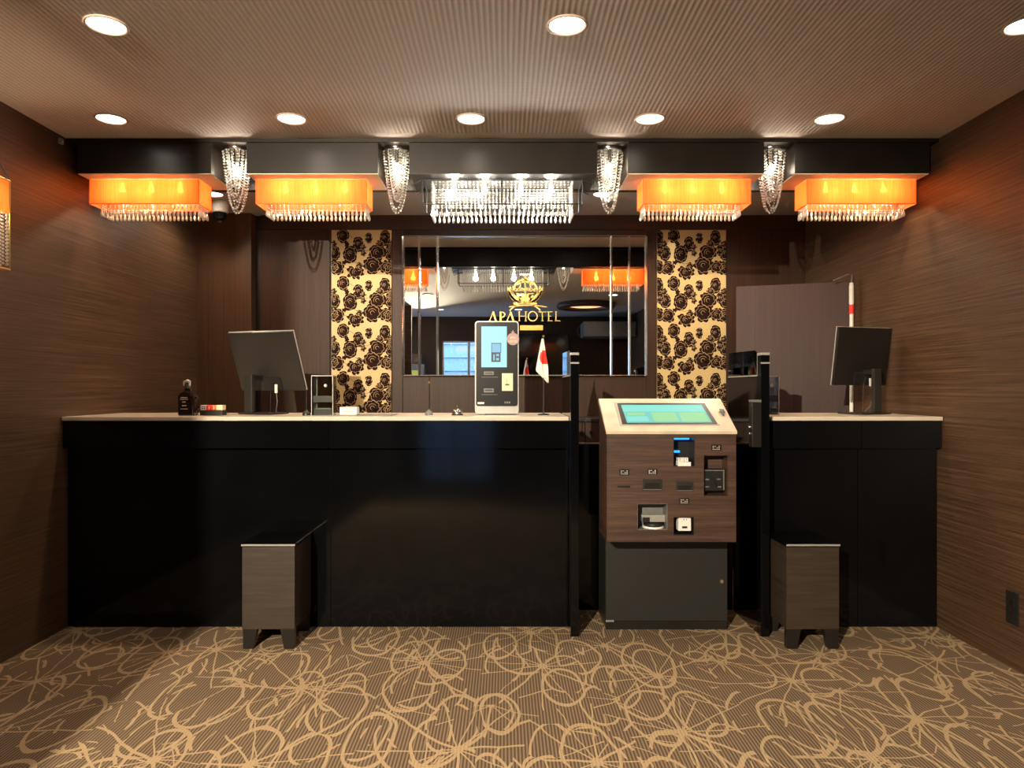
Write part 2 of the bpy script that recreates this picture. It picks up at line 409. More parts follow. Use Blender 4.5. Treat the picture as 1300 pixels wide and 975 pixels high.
# back wall: veneer boards with shadow gaps
DB = YB
w = MB(); w.box(XL, XR, YB + .031, YB + .1, 0, CEIL); struct('wall_back', w, M['black_soft'])
n = 2
def board(px0, px1, z0, z1, mat='panel_wood', y=YB):
    global n; n += 1
    b_ = MB(); b_.box(X(px0, y), X(px1, y), y, YB + .03, z0, z1, .0015); struct('trim_%d' % n, b_, M[mat])
ZH = Z(292, YB)
board(331, 1021, ZH + .003, CEIL)          # header
board(331, 418.5, 0, ZH)
board(497.8, 511, 0, ZH)
board(820.5, 833, 0, ZH); board(922.6, 1021, 0, ZH)
board(511.4, 545, 0, Z(478, YB)); board(545.4, 690, 0, Z(478, YB)); board(690.4, 820, 0, Z(478, YB)); board(511.4, 820, Z(300, YB), ZH)
w = MB(); w.box(XL, X(319, 4.89), 4.89, YB + .03, 0, CEIL, .002); struct('trim_30', w, M['pillar_wood'])
w = MB(); w.box(X(1021.3, YB), XR, YB + .004, YB + .03, 0, CEIL); struct('trim_31', w, M['panel_wood'])
# pelmet: top strip right under the ceiling and its dark back board
w = MB(); w.box(XL, XR, 3.43, 3.80, CEIL - .018, CEIL); w.box(XL, XR, 3.74, 3.78, 2.205, CEIL - .018); struct('trim_32', w, M['house'])

# wallpaper panels: flocked roses printed on gold
TILE_H, TILE_W = .332, .418
MOT = [(50, 25, 22, 30, .5), (13, 100, 20, 33, 0), (80, 105, 25, 38, -.2), (25, 165, 26, 27, .3), (115, 62, 18, 34, -.5), (102, 182, 32, 24, .5),
       (137, 100, 11, 13, 0), (160, 35, 13, 24, -.2), (197, 98, 32, 30, .3), (176, 152, 33, 36, -.5), (230, 35, 18, 36, .2), (250, 88, 14, 26, 0), (236, 160, 27, 24, .2), (55, 140, 9, 9, 0), (120, 160, 13, 20, .4), (8, 62, 12, 16, .2), (210, 60, 16, 14, 0), (66, 62, 9, 11, 0), (135, 75, 12, 12, 0)]
def wallpaper(px0, px1, off, label):
    x0, x1 = X(px0, YB), X(px1, YB); y = YB - .002
    o = thing('wallpaper_panel', ((x0 + x1) / 2, y, 0.0), label, 'wallpaper panel', 'floral wallpaper panels on the back wall')
    g = MB(); g.box(x0, x1, y, YB + .03, 0, ZH)
    gm, nt, b_ = newmat('gold wallpaper'); setp(b_, Roughness=.55, Metallic=.0)
    nn = noise(nt, coords(nt, (1, 1, 1)), 90, 2)
    nt.links.new(ramp(nt, nn, [(.3, (.50, .36, .155)), (.7, (.58, .43, .20))]), b_.inputs['Base Color'])
    g.build('paper', gm, o)
    d = MB(); s = TILE_W / 258
    def blob(cx, cz, rx, rz, rot, yy, mi, k=11, jag=.16, bnd=(x0, x1)):
        vs = []
        for i in range(k):
            a = 2 * PI * i / k; q = 1 + random.uniform(-jag, jag)
            ux, uz = rx * q * math.cos(a), rz * q * math.sin(a)
            vx = cx + ux * math.cos(rot) - uz * math.sin(rot); vz = cz + ux * math.sin(rot) + uz * math.cos(rot)
            vs.append((min(max(vx, x0), x1), yy, min(vz, ZH)))
        if max(v[0] for v in vs) - min(v[0] for v in vs) < 1e-4 or max(v[2] for v in vs) - min(v[2] for v in vs) < 1e-4: return
        d.add(vs, [list(range(k))], mi)
    def curl(cx, cz, r, a0, a1, wd, yy, mi, rx=1.):
        vs = []; k = 7
        for i in range(k + 1):
            a = a0 + (a1 - a0) * i / k; ww = wd * (.4 + .6 * math.sin(PI * i / k))
            for rr in (r - ww, r + ww): vs.append((min(max(cx + rx * rr * math.cos(a), x0), x1), yy, min(cz + rr * math.sin(a), ZH)))
        d.add(vs, [(2 * i, 2 * i + 1, 2 * i + 3, 2 * i + 2) for i in range(k)], mi)
    lv = 0
    z = ZH - off
    while z > .6:
        for t in (-1, 0, 1):
            for (u, v, rx, rz, rot) in MOT:
                cx = x0 + (u + 258 * t) * s + (0.0 if px0 < 600 else .035); cz = z - v * s
                if cx < x0 - rx * s or cx > x1 + rx * s or cz > ZH + rz * s: continue
                if cx < x0 + .004 or cx > x1 - .004: cx = min(max(cx, x0 + .006), x1 - .006)
                rnd = random.Random(int(u * 100 + v)); lv = (lv + 1) % 7; yy = y - .0003 - lv * .00004
                R_x, R_z = rx * s * 1.22, rz * s * 1.18; np_ = 8 if rx > 15 else 5
                blob(cx, cz, R_x * .62, R_z * .62, rot, yy, 0)
                for k in range(np_):
                    a = 2 * PI * k / np_ + rot + rnd.uniform(-.2, .2)
                    blob(cx + R_x * .60 * math.cos(a), cz + R_z * .60 * math.sin(a), R_x * .42, R_z * .36, a, yy - .00001 * k, 0)
                if rx > 10:
                    for k in range(np_):
                        a = 2 * PI * k / np_ + rot + .3
                        curl(cx + R_x * .52 * math.cos(a), cz + R_z * .52 * math.sin(a), min(R_x, R_z) * .27, a - 1.3, a + 1.3, .0016, yy - .0006, 1)
                    curl(cx, cz, min(R_x, R_z) * .22, 0, 4.6, .0015, yy - .0006, 1)
                    curl(cx, cz, min(R_x, R_z) * .45, rot + 1, rot + 3.4, .0014, yy - .0006, 1)
            for (u, v, r, a0, a1) in ((70, 55, 30, .3, 2.2), (120, 120, 26, 3.4, 5.2), (45, 190, 30, .2, 1.6), (150, 65, 24, 4, 5.6), (205, 200, 30, 1, 2.6)):
                cx = x0 + (u + 258 * t) * s; cz = z - v * s
                if x0 < cx < x1: curl(cx, cz, r * s, a0, a1, .0012, y - .0002, 0)
        z -= TILE_H
    d.build('flocked_roses', [M['flock'], M['flock_hi']], o)
M['flock'] = plain('dark brown flock', (.017, .006, .004), .9, 0, .2, 25, Specular_IOR_Level=.15)
M['flock_hi'] = plain('rose outlines', (.40, .27, .13), .6, 0, .1)
wallpaper(421, 497, .0, 'gold wallpaper panel with dark brown roses, left of the big wall mirror')
wallpaper(834.2, 921.6, .0, 'gold wallpaper panel with dark brown roses, right of the big wall mirror')

# ---------------------------------------------------------------- mirror with logo
ym = YB - .012
mr = thing('wall_mirror', (X(666, ym), ym, Z(478, ym)), 'wide mirror with faceted edges and thin upright seams on the brown back wall', 'mirror')
zt, zb = Z(300, ym), Z(477, ym)
g = MB(); g.box(X(511, ym), X(821, ym), ym + .006, YB + .028, zb - .006, zt + .006); g.build('backing', M['black_soft'], mr)
cuts = [512, 532.5, 555.5, 776, 799, 820]
for a_, b_ in zip(cuts, cuts[1:]):
    xa, xb = X(a_, ym) + .001, X(b_, ym) - .001
    g = MB(); g.box(xa, xb, ym, ym + .006, zb + .004, zt - .004); g.build('mirror_panel', M['mirror'], mr)
for q in cuts:
    g = MB(); xq = X(q, ym)
    g.prism([(xq - .0095, ym), (xq, ym - .0016), (xq + .0095, ym), (xq, ym + .002)], 'z', zb, zt); g.build('bevel_strip', M['bevel'], mr)
for zz in (zb, zt):
    g = MB(); g.prism([(ym, zz - .006), (ym - .0014, zz), (ym, zz + .006), (ym + .002, zz)], 'x', X(512, ym), X(820, ym)); g.build('bevel_strip', M['bevel'], mr)

yl = ym - .014
lg = thing('hotel_logo', (X(667, yl), yl, Z(418, yl)), 'gold crown emblem above gold APA HOTEL lettering on the wall mirror', 'sign')
def LX(cx): return X(615 + cx / 10.836, yl)
def LZ(cy_): return Z(335 + cy_ / 10.836, yl)
def stroke(mb, pts, wd, mi=0):
    """flat strokes in crop pixels with thickness"""
    for (a, b), (c, d) in zip(pts, pts[1:]):
        L = math.hypot(c - a, d - b) or 1; nx, ny = -(d - b) / L * wd / 2, (c - a) / L * wd / 2
        q = [(LX(a + nx), LZ(b + ny)), (LX(c + nx), LZ(d + ny)), (LX(c - nx), LZ(d - ny)), (LX(a - nx), LZ(b - ny))]
        mb.prism(q, 'y', yl, yl + .006, 0, mi)
def arc(cx, cy_, rx, ry, a0, a1, n=16): return [(cx + rx * math.cos(a0 + (a1 - a0) * i / n), cy_ + ry * math.sin(a0 + (a1 - a0) * i / n)) for i in range(n + 1)]
def letter(chars):
    g = MB()
    for st in chars: stroke(g, st[0], st[1])
    g.build('letter', M['gold'], lg)
T, Bt = 655, 785
letter([([(70, Bt), (122, T)], 10), ([(118, T), (158, Bt)], 24), ([(60, Bt - 3), (92, Bt - 3)], 7), ([(138, Bt - 3), (176, Bt - 3)], 7)])
letter([([(222, T), (222, Bt)], 24), ([(205, Bt - 3), (242, Bt - 3)], 7), (arc(235, 697, 45, 36, -PI / 2, PI / 2), 15), ([(222, 663), (240, 663)], 9)])
letter([([(310, Bt), (362, T)], 10), ([(358, T), (398, Bt)], 24), ([(300, Bt - 3), (332, Bt - 3)], 7), ([(378, Bt - 3), (416, Bt - 3)], 7)])
letter([([(480, T), (480, Bt)], 13), ([(570, T), (570, Bt)], 13), ([(480, 718), (570, 718)], 8)] + [([(q - 16, e), (q + 16, e)], 6) for q in (480, 570) for e in (T, Bt - 2)])
letter([(arc(665, 720, 62, 64, 0, 2 * PI, 24), 13)])
letter([([(742, T + 4), (850, T + 4)], 9), ([(797, T), (797, Bt)], 13), ([(780, Bt - 2), (814, Bt - 2)], 6)])
letter([([(885, T), (885, Bt)], 13), ([(868, T + 3), (935, T + 3)], 8), ([(885, 718), (925, 718)], 7), ([(868, Bt - 3), (940, Bt - 3)], 8)])
letter([([(985, T), (985, Bt)], 13), ([(968, T + 2), (1002, T + 2)], 6), ([(968, Bt - 3), (1045, Bt - 3)], 9)])
cr = MB()
stroke(cr, arc(560, 365, 160, 150, PI, 2 * PI, 20), 26)
stroke(cr, arc(560, 365, 78, 145, PI, 2 * PI, 16), 12)
stroke(cr, arc(560, 300, 105, 50, PI * 1.05, 1.95 * PI, 14), 22)
stroke(cr, [(560, 215), (560, 440)], 14)
for q in range(-3, 4): stroke(cr, arc(560 + q * 44, 345 + abs(q) * 4, 17, 17, 0, 2 * PI, 8), 10)
stroke(cr, arc(560, 400, 120, 16, 0, PI, 10), 10)
stroke(cr, [(535, 175), (585, 175)], 10); stroke(cr, [(560, 150), (560, 215)], 12); stroke(cr, [(530, 205), (590, 205)], 10); stroke(cr, arc(560, 162, 16, 12, 0, 2 * PI, 8), 8)
cr.build('crown', M['gold'], lg)
lv = MB()
def leaf(cx, cy_, L, wd, ang):
    p = []
    for i in range(10):
        t = 2 * PI * i / 10; ux, uy = L / 2 * math.cos(t), wd / 2 * math.sin(t) * (1 if abs(math.cos(t)) < .9 else .4)
        p.append((LX(cx + ux * math.cos(ang) - uy * math.sin(ang)), LZ(cy_ + ux * math.sin(ang) + uy * math.cos(ang))))
    lv.prism(p, 'y', yl - .001, yl + .005)
for sg in (-1, 1):
    for i in range(8):
        t = i / 7; a = .1 + 1.25 * t
        cx = 560 + sg * (50 + 175 * math.sin(a)); cyy = 555 - 190 * (1 - math.cos(a)) - 10 * t
        leaf(cx, cyy - 25, 95, 30, sg * (-.5 - .8 * t) if sg > 0 else (.5 + .8 * t)); leaf(cx - sg * 22, cyy - 55, 70, 24, sg * (-1.2))
    leaf(560 + sg * 80, 480, 130, 34, sg * -1.0); leaf(560 + sg * 30, 465, 130, 34, sg * -1.35)
leaf(560, 470, 120, 46, PI / 2)
lv.build('laurel_leaves', M['gold'], lg)
rb = MB(); stroke(rb, [(340, 590), (420, 582), (500, 572), (560, 570), (640, 570), (730, 574), (800, 584), (860, 596)], 12); stroke(rb, arc(560, 900, 310, 355, PI * 1.26, PI * 1.74, 14), 16); stroke(rb, [(400, 545), (720, 545)], 26); rb.build('ribbon', M['gold'], lg)
pl = MB(); pl.prism([(LX(490), LZ(845)), (LX(805), LZ(845)), (LX(805), LZ(912)), (LX(490), LZ(912))], 'y', yl, yl + .004); pq = pl.build('plaque', plain('orange gold plaque', (.50, .27, .05), .4, .4), lg)

# ---------------------------------------------------------------- recessed downlights
def downlight():
    o = thing('ceiling_downlight', (0, 0, CEIL), 'x', 'ceiling light', 'recessed downlights')
    g = MB(); g.lathe((0, 0, 0), [(.068, 0), (.070, -.004), (.062, -.006), (.058, -.001), (.058, .0)], 32); g.build('trim_ring', M['ring'], o, local=True)
    g = MB(); g.lathe((0, 0, 0), [(.058, -.0008), (.04, -.003), (0.0, -.004)], 32); g.build('diffuser', M['diffuser'], o, local=True)
    l = light('SPOT', 'lamp', (0, 0, -.012), P_DOWN, (1, .80, .58), None, .05, math.radians(150), .6); l.parent = o
    return o
dl0 = downlight(); first = [True]
def put(x, y, label, power=None):
    o = dl0 if first[0] else copy_tree(dl0); first[0] = False
    o.location = (x, y, CEIL); o['label'] = label
    if power is not None:
        for c in o.children:
            if c.type == 'LIGHT': c.data = c.data.copy(); c.data.energy = power
ords = ['leftmost', 'second from left', 'middle', 'fourth from left', 'rightmost']
for i, px in enumerate((141, 370, 598, 825, 1053)):
    put(X(px, 3.18), 3.18, '%s of the five round downlights in front of the dark pelmet' % ords[i])
for x, s in ((-1.327, 'large round downlight near the upper left corner of the ceiling'), (.207, 'large round downlight nearest the camera in the middle of the ceiling'), (1.735, 'round downlight cut by the right edge of the photo')):
    put(x, 2.36, s)
for i, px in enumerate((-371, -207, -40, 125, 290)):
    put(px * 4.41 / 900, 4.41, '%s of the downlights behind the pelmet over the staff area' % ords[i], P_BACK)
for j, yy in enumerate((.7, -1.0)):
    for i, x in enumerate((-1.0, .207, 1.4)):
        put(x, yy, '%s downlight of the %s row seen in the mirror' % (('left', 'middle', 'right')[i], ('nearer', 'farther')[j]), P_DOWN * .35)

# spotlight added behind the camera; with the blocker it casts the carpet's shadow edge
TX, TY = -1.352, -1.30
tk = thing('added_spotlight', (TX, TY, CEIL), 'added unseen black spotlight on the ceiling, beside the added light-blocking partition', 'spotlight')
g = MB(); g.lathe((TX, TY, CEIL - .02), [(.03, 0), (.03, .02)], 16); g.build('added_lamp_mount', M['black_soft'], tk)
g = MB(); g.tube([(TX, TY - .09, CEIL - .06), (TX, TY - .03, CEIL - .09)], [.03, .035], 16); g.build('added_lamp_head', M['black_soft'], tk)
light('SPOT', 'lamp', (TX, TY, CEIL - .11), P_ADDED_SPOT, (1, .84, .62), tk, .012, math.radians(88), .6, (math.radians(61), 0, math.radians(-8)))

# ---------------------------------------------------------------- crystal parts
def drop_mesh():
    g = MB(); g.ball((0, 0, -.006), .0045, 1, 1); g.ball((0, 0, -.016), .0055, 1, 1)
    g.lathe((0, 0, 0), [(.0008, -.022), (.0045, -.034), (.0075, -.048), (.006, -.057), (0, -.062)], 6, 0, False)
    me = g.build('crystal_drop', M['crystal']); return me
drop0 = drop_mesh(); drop_data = drop0.data; bpy.data.objects.remove(drop0)
def add_drop(parent, x, y, z):
    o = bpy.data.objects.new('crystal_drop', drop_data); C.objects.link(o); o.parent = parent
    o.location = Vector((x, y, z)) - wloc(parent); o.rotation_euler = (0, 0, random.uniform(0, 1))

def housing(o, x0, x1, under='white_under'):
    g = MB(); g.box(x0, x1, 3.44, 3.72, 2.203, CEIL - .018, .001); g.build('housing', M['house'], o)
    g = MB(); g.box(x0 + .002, x1 - .002, 3.442, 3.72, 2.2, 2.203); g.build('base_plate', M[under], o)
def lantern(hx0, hx1, sx0, sx1, label):
    y0, y1 = 3.52, 3.67; zt_, zb_ = 2.199, 2.0765
    o = thing('pendant_lantern', ((sx0 + sx1) / 2, (y0 + y1) / 2, zb_), label, 'chandelier', 'orange fabric lanterns under the pelmet')
    housing(o, hx0, hx1)
    t = .0012; g = MB()
    g.box(sx0, sx1, y0, y0 + t, zb_, zt_); g.box(sx0, sx1, y1 - t, y1, zb_, zt_); g.box(sx0, sx0 + t, y0 + t, y1 - t, zb_, zt_); g.box(sx1 - t, sx1, y0 + t, y1 - t, zb_, zt_)
    g.build('fabric_shade', M['organza'], o)
    f = MB(); r = .0022
    for a, b_ in (((sx0, y0), (sx1, y0)), ((sx1, y0), (sx1, y1)), ((sx1, y1), (sx0, y1)), ((sx0, y1), (sx0, y0))): f.tube([(*a, zb_), (*b_, zb_)], r, 6)
    for a in ((sx0, y0), (sx1, y0), (sx1, y1), (sx0, y1)): f.tube([(*a, zb_), (*a, zt_)], r, 6)
    f.build('wire_frame', M['orange'], o)
    cx = (sx0 + sx1) / 2; wd = sx1 - sx0
    for k in (-1, 0, 1):
        bx = cx + k * wd * .27; by = (y0 + y1) / 2
        g = MB(); g.lathe((bx, by, 2.165), [(.006, .034), (.008, .015), (.013, .004), (.012, -.008), (0, -.014)], 10); g.build('bulb', M['bulb'], o)
        light('POINT', 'lamp', (bx, by, 2.135), P_SHADE, (1, .58, .30), o, .02)
    nn = 24; xa, xb = sx0 + .045, sx1 - .012; ya, yb_ = y0 + .03, y1 - .02
    if cx > 0: xa, xb = sx0 + .012, sx1 - .045
    for i in range(nn):
        x = xa + (xb - xa) * i / (nn - 1); add_drop(o, x, ya, zb_ + .004); add_drop(o, x, yb_, zb_ + .004)
    for j in range(1, 5):
        for x in (xa, xb): add_drop(o, x, ya + (yb_ - ya) * j / 5, zb_ + .004)
    return o
def hx(a): return X(a, 3.44)
def sx(a): return X(a, 3.52)
lantern(hx(98), hx(268), sx(113.5), sx(252.5), 'leftmost orange fabric lantern with crystal fringe, beside the left wall')
lantern(hx(313), hx(480), sx(325), sx(465.5), 'orange fabric lantern with crystal fringe over the floral panel left of centre')
lantern(hx(797), hx(970), sx(816.5), sx(953), 'orange fabric lantern with crystal fringe over the floral panel right of centre')
lantern(hx(1009), hx(1180), sx(1025), sx(1163), 'rightmost orange fabric lantern with crystal fringe, beside the right wall')

# central crystal chandelier
def strand_line(h, r=.0058, step=.0135):
    g = MB(); k = int(h / step)
    for i in range(k): g.ball((0, 0, -step * (i + .5)), r)
    return g
def crystal_chandelier():
    y0, y1 = 3.52, 3.70; x0, x1 = sx(536.5), sx(739.5); zt_, zb_ = 2.199, 2.0755
    o = thing('crystal_chandelier', ((x0 + x1) / 2, (y0 + y1) / 2, zb_), 'wide rectangular clear crystal chandelier in a dark frame at the centre of the pelmet', 'chandelier')
    housing(o, hx(519.5), hx(758.5), 'monitor')
    f = MB(); r = .004
    for zz in (zb_, zt_ - .004):
        for a, b_ in (((x0, y0), (x1, y0)), ((x1, y0), (x1, y1)), ((x1, y1), (x0, y1)), ((x0, y1), (x0, y0))): f.tube([(*a, zz), (*b_, zz)], r * .8, 6)
    for a in ((x0, y0), (x1, y0), (x1, y1), (x0, y1), (sx(637), y0), (sx(637), y1)): f.tube([(*a, zb_), (*a, zt_)], r, 6)
    f.build('metal_frame', M['black_soft'], o)
    sl = strand_line(zt_ - zb_ - .006).build('bead_strand', M['crystal']); me = sl.data; bpy.data.objects.remove(sl)
    def st(x, y):
        q = bpy.data.objects.new('bead_strand', me); C.objects.link(q); q.parent = o; q.location = Vector((x, y, zt_ - .002)) - wloc(o)
    xa, xb = sx(548), sx(727); n_ = 30
    for i in range(38):
        st(xa + (xb - xa) * i / 37, y0 + .018); st(xa + (xb - xa) * i / 37, y1 - .018)
    for i in range(n_):
        x = xa + (xb - xa) * i / (n_ - 1)
        add_drop(o, x, y0 + .018, zb_ + .002); add_drop(o, x, y1 - .018, zb_ + .002)
    for j in range(1, 6):
        yy = y0 + .018 + (y1 - y0 - .036) * j / 6
        for x in (xa, xb): st(x, yy); add_drop(o, x, yy, zb_ + .002)
    # end panels of sheer mesh
    for xx in (x0, x1):
        g = MB(); g.box(xx - .0006, xx + .0006, y0 + .004, y1 - .004, zb_ + .004, zt_ - .006); g.build('glass_end_panel', M['acrylic'], o)
    for k in (-.31, -.115, .115, .31):
        bx = (x0 + x1) / 2 + k * (x1 - x0) * 1.0; by = (y0 + y1) / 2
        g = MB(); g.lathe((bx, by, 2.165), [(.006, .034), (.009, .015), (.014, .004), (.012, -.010), (0, -.018)], 10); g.build('bulb', M['bulb'], o)
        light('POINT', 'lamp', (bx, by, 2.13), P_CRYS, (1, .92, .80), o, .02)
    # ties to the neighbours
    g = MB()
    for sg, xx in ((-1, x0), (1, x1)):
        for yy in (y0, y1): g.tube([(xx, yy, zt_ - .004), (xx + sg * .05, yy, zt_ - .028), (xx + sg * .055, yy, zt_)], .0022, 6)
    g.build('bracket', M['black_soft'], o)
crystal_chandelier()

# swagged crystal pendants
def swag():
    o = thing('crystal_pendant', (0, 0, CEIL), 'x', 'pendant light', 'swagged crystal pendants between the lanterns')
    g = MB(); g.lathe((0, 0, 0), [(.071, -.019), (.071, -.030), (.066, -.032)], 28); g.build('ceiling_plate', M['chrome'], o, local=True)
    top = -.034; R = .068; depth = .30
    for ty in (-.88, -.45, 0, .45, .88):
        wd = R * math.sqrt(1 - ty * ty)
        dmax = depth * (.55 + .45 * math.sqrt(1 - ty * ty))
        for lev, sc in ((1, 1), (.66, .80), (.33, .60)):
            if wd * lev < .012: continue
            # sample U curve
            pts = []
            for i in range(241):
                u = -1 + 2 * i / 240; x = wd * lev * math.copysign(abs(u) ** .8, u) if u else 0
                zc = top - dmax * sc * (1 - abs(x / (wd * lev)) ** 2.3)
                pts.append(Vector((x, R * ty + (0 if lev == 1 else .004), zc)))
            g = MB(); acc = 0; g.ball(pts[0], .005); k = 0
            for a, b_ in zip(pts, pts[1:]):
                acc += (b_ - a).length
                if acc >= .0128: g.ball(b_, (.0046, .0058)[k % 2]); acc = 0; k += 1
            g.build('bead_strand', M['crystal'], o, local=True)
    g = MB(); g.tube([(0, 0, -.03), (0, 0, -.085)], .009, 10); g.build('lamp_holder', M['chrome'], o, local=True)
    g = MB(); g.lathe((0, 0, -.125), [(.006, .04), (.011, .022), (.013, .005), (.008, -.012), (0, -.02)], 12); g.build('bulb', M['bulb'], o, local=True)
    l = light('POINT', 'lamp', (0, 0, -.12), P_PEND, (1, .82, .62), None, .016); l.parent = o
    return o
sw = swag()
for i, (x, lab) in enumerate(((-1.34, 'swagged crystal pendant between the two left orange lanterns'), (-.54, 'swagged crystal pendant just left of the central crystal chandelier'),
                              (.5226, 'swagged crystal pendant just right of the central crystal chandelier'), (1.332, 'swagged crystal pendant between the two right orange lanterns'))):
    o = sw if i == 0 else copy_tree(sw)
    o.location = (x, 3.55, CEIL); o['label'] = lab

# hanging lamp cut by the left edge
def edge_lamp():
    cx, cy_, h = -2.0, 2.62, .10
    o = thing('hanging_lantern', (cx, cy_, 1.62), 'tall square crystal lantern with orange top band, cut by the left edge of the photo', 'pendant light')
    zt_, zb_ = 1.955, 1.615; zo = 1.83
    g = MB(); t = .001
    for (a, b_, c, d) in ((cx - h, cx + h, cy_ - h, cy_ - h + t), (cx - h, cx + h, cy_ + h - t, cy_ + h), (cx - h, cx - h + t, cy_ - h, cy_ + h), (cx + h - t, cx + h, cy_ - h, cy_ + h)): g.box(a, b_, c, d, zo, zt_)
    g.build('fabric_band', M['organza'], o)
    f = MB()
    cs = [(cx - h, cy_ - h), (cx + h, cy_ - h), (cx + h, cy_ + h), (cx - h, cy_ + h)]
    for zz in (zt_, zb_):
        for a, b_ in zip(cs, cs[1:] + cs[:1]): f.tube([(*a, zz), (*b_, zz)], .004, 6)
    for a in cs: f.tube([(*a, zb_), (*a, zt_)], .003, 6)
    f.build('metal_frame', M['brass'], o)
    w_ = MB()
    for a in cs: w_.tube([(*a, zt_), (cx, cy_, 2.25)], .0025, 6)
    w_.tube([(cx, cy_, 2.25), (cx, cy_, CEIL)], .004, 8); w_.lathe((cx, cy_, CEIL - .02), [(.05, 0), (.05, .02)], 20); w_.build('hanging_wires', M['black_soft'], o)
    sm = strand_line(zo - zb_).build('bead_strand', M['crystal']); me = sm.data; bpy.data.objects.remove(sm)
    for i in range(8):
        q = -h + 2 * h * (i + .5) / 8
        for (x, y) in ((cx + q, cy_ - h), (cx + h, cy_ + q), (cx + q, cy_ + h)):
            s_ = bpy.data.objects.new('bead_strand', me); C.objects.link(s_); s_.parent = o; s_.location = Vector((x, y, zo)) - wloc(o)
    g = MB(); g.lathe((cx, cy_, 1.88), [(.006, .04), (.014, .01), (.012, -.01), (0, -.02)], 10); g.build('bulb', M['bulb'], o)
    g = MB(); g.tube([(cx, cy_, 1.92), (cx, cy_, 2.25)], .004, 8); g.build('lamp_stem', M['black_soft'], o)
    light('POINT', 'lamp', (cx, cy_, 1.85), 3.0, (1, .66, .38), o, .03)
edge_lamp()

# ---------------------------------------------------------------- counters
def counter(x0, x1, label, seams):
    o = thing('reception_counter', ((x0 + x1) / 2, 3.65, 0), label, 'counter')
    g = MB(); g.box(x0 + .002, x1, 3.452, 3.93, 0, .88); g.box(x0 + .002, x1, 3.42, 3.93, .88, 1.003); g.build('body', M['black_soft'], o)
    s = [x0] + seams + [x1]
    for a, b_ in zip(s, s[1:]):
        q = MB(); q.box(a + .001, b_ - .001, 3.44, 3.452, .004, .88, .001); q.build('front_panel', M['black'], o)
    s = [x0] + seams + [x1]
    for a, b_ in zip(s, s[1:]):
        q = MB(); q.box(a + .0006, b_ - .0006, 3.402, 3.42, .872, 1.004, .001); q.build('fascia', M['black'], o)
    q = MB(); q.box(x0, x1, 3.392, 3.95, 1.0045, 1.024, .004); q.build('worktop', M['stone'], o)
    return o
CT = 1.024
counter(XL + .003, .3062, 'long black lacquer reception counter with cream stone top, left of the payment kiosk', [X(420, 3.44)])
counter(X(978.5, 3.40), XR - .003, 'short black lacquer reception counter with cream stone top, right of the payment kiosk', [X(1094, 3.40)])
M['smoke'] = plain('smoked mirror laminate', (.15, .13, .115), .06, 1., .06, 4)
def divider(x0, x1, label, sensor):
    o = thing('divider_post', ((x0 + x1) / 2, 3.5, 0), label, 'divider', 'black divider posts beside the kiosk')
    g = MB(); g.box(x0, x1, 3.31, 3.36, 0, 1.315, .002); g.build('post', M['black'], o)
    g = MB(); g.box(x0, x1, 3.36, 3.80, 0, 1.218); g.build('side_panel', M['smoke'], o)
    g = MB(); g.box(x0 - .001, x1 + .001, 3.309, 3.361, 1.315, 1.327, .002); g.build('top_clip', M['silver'], o)
    g = MB(); g.box(x0 - .001, x1 + .001, 3.3085, 3.3105, 1.275, 1.282); g.build('metal_band', M['silver'], o)
    g = MB(); g.prism([(3.36, 1.222), (3.80, 1.222), (3.80, 1.348), (3.40, 1.342), (3.36, 1.325)], 'x', x0 + .002, x0 + .006); g.build('glass_screen', M['acrylic'], o)
    g = MB(); g.box(x0, x0 + .008, 3.36, 3.80, 1.218, 1.222); g.box(x0 + .001, x0 + .007, 3.361, 3.364, 1.222, 1.325); g.build('screen_edge', M['acrylic_edge'], o)
    if sensor:
        g = MB(); g.box(x0 - .044, x0, 3.302, 3.345, .885, 1.095, .002); d = g.build('sensor_box', M['black_soft'], o)
        g = MB(); g.box(x0 - .045, x0, 3.300, 3.347, 1.095, 1.106, .002); g.build('sensor_cap', M['greyplastic'], d)
        for zz in (Z(543, 3.3), Z(551, 3.3)):
            g = MB(); g.tube([(x0 - .044, 3.32, zz), (x0 - .055, 3.32, zz)], .007, 12); g.build('knob', M['chrome'], d)
divider(X(724.5, 3.31), X(735, 3.31), 'tall narrow black divider post between the long counter and the kiosk', False)
divider(X(966, 3.31), X(977, 3.31), 'narrow black divider post with small sensor box, right of the payment kiosk', True)

# swing gate behind the kiosk
gt = thing('swing_gate', (.8, 3.70, 0), 'low black lacquer gate closing the gap behind the kiosk', 'gate')
g = MB(); g.box(X(735, 3.31) + .004, 1.190, 3.70, 3.73, .003, .866, .001); g.build('gate_panel', M['black'], gt)
g = MB(); g.box(X(735, 3.31) + .004, 1.190, 3.695, 3.735, .866, .874, .001); g.build('top_rail', M['kiosk_wood'], gt)

# staff cabinet behind
for i, (a, b_, lab) in enumerate(((.30, .515, 'low brown staff cabinet with one knob behind the kiosk gate, left unit'), (.517, 1.20, 'wide low brown staff cabinet behind the kiosk'), (1.202, 1.95, 'low brown staff cabinet behind the short counter'))):
    o = thing('staff_cabinet', ((a + b_) / 2, 4.7, 0), lab, 'cabinet', 'low brown cabinets along the back wall')
    g = MB(); g.box(a, b_, 4.57, 4.94, 0, .945); g.build('carcass', M['panel_wood'], o)
    g = MB(); g.box(a, b_, 4.55, 4.94, .945, .965, .002); g.build('cabinet_top', M['black_soft'], o)
    g = MB(); g.box(a + .003, b_ - .003, 4.552, 4.57, .05, .94, .001); d = g.build('cabinet_door', M['panel_wood'], o)
    for kx in ((X(738.5, 4.55),), (X(747.5, 4.55) + .012,), (1.25,))[i]:
        g = MB(); g.tube([(kx, 4.552, Z(549, 4.55)), (kx, 4.535, Z(549, 4.55))], [.008, .014], 12); g.build('knob', M['chrome'], d, origin=None)

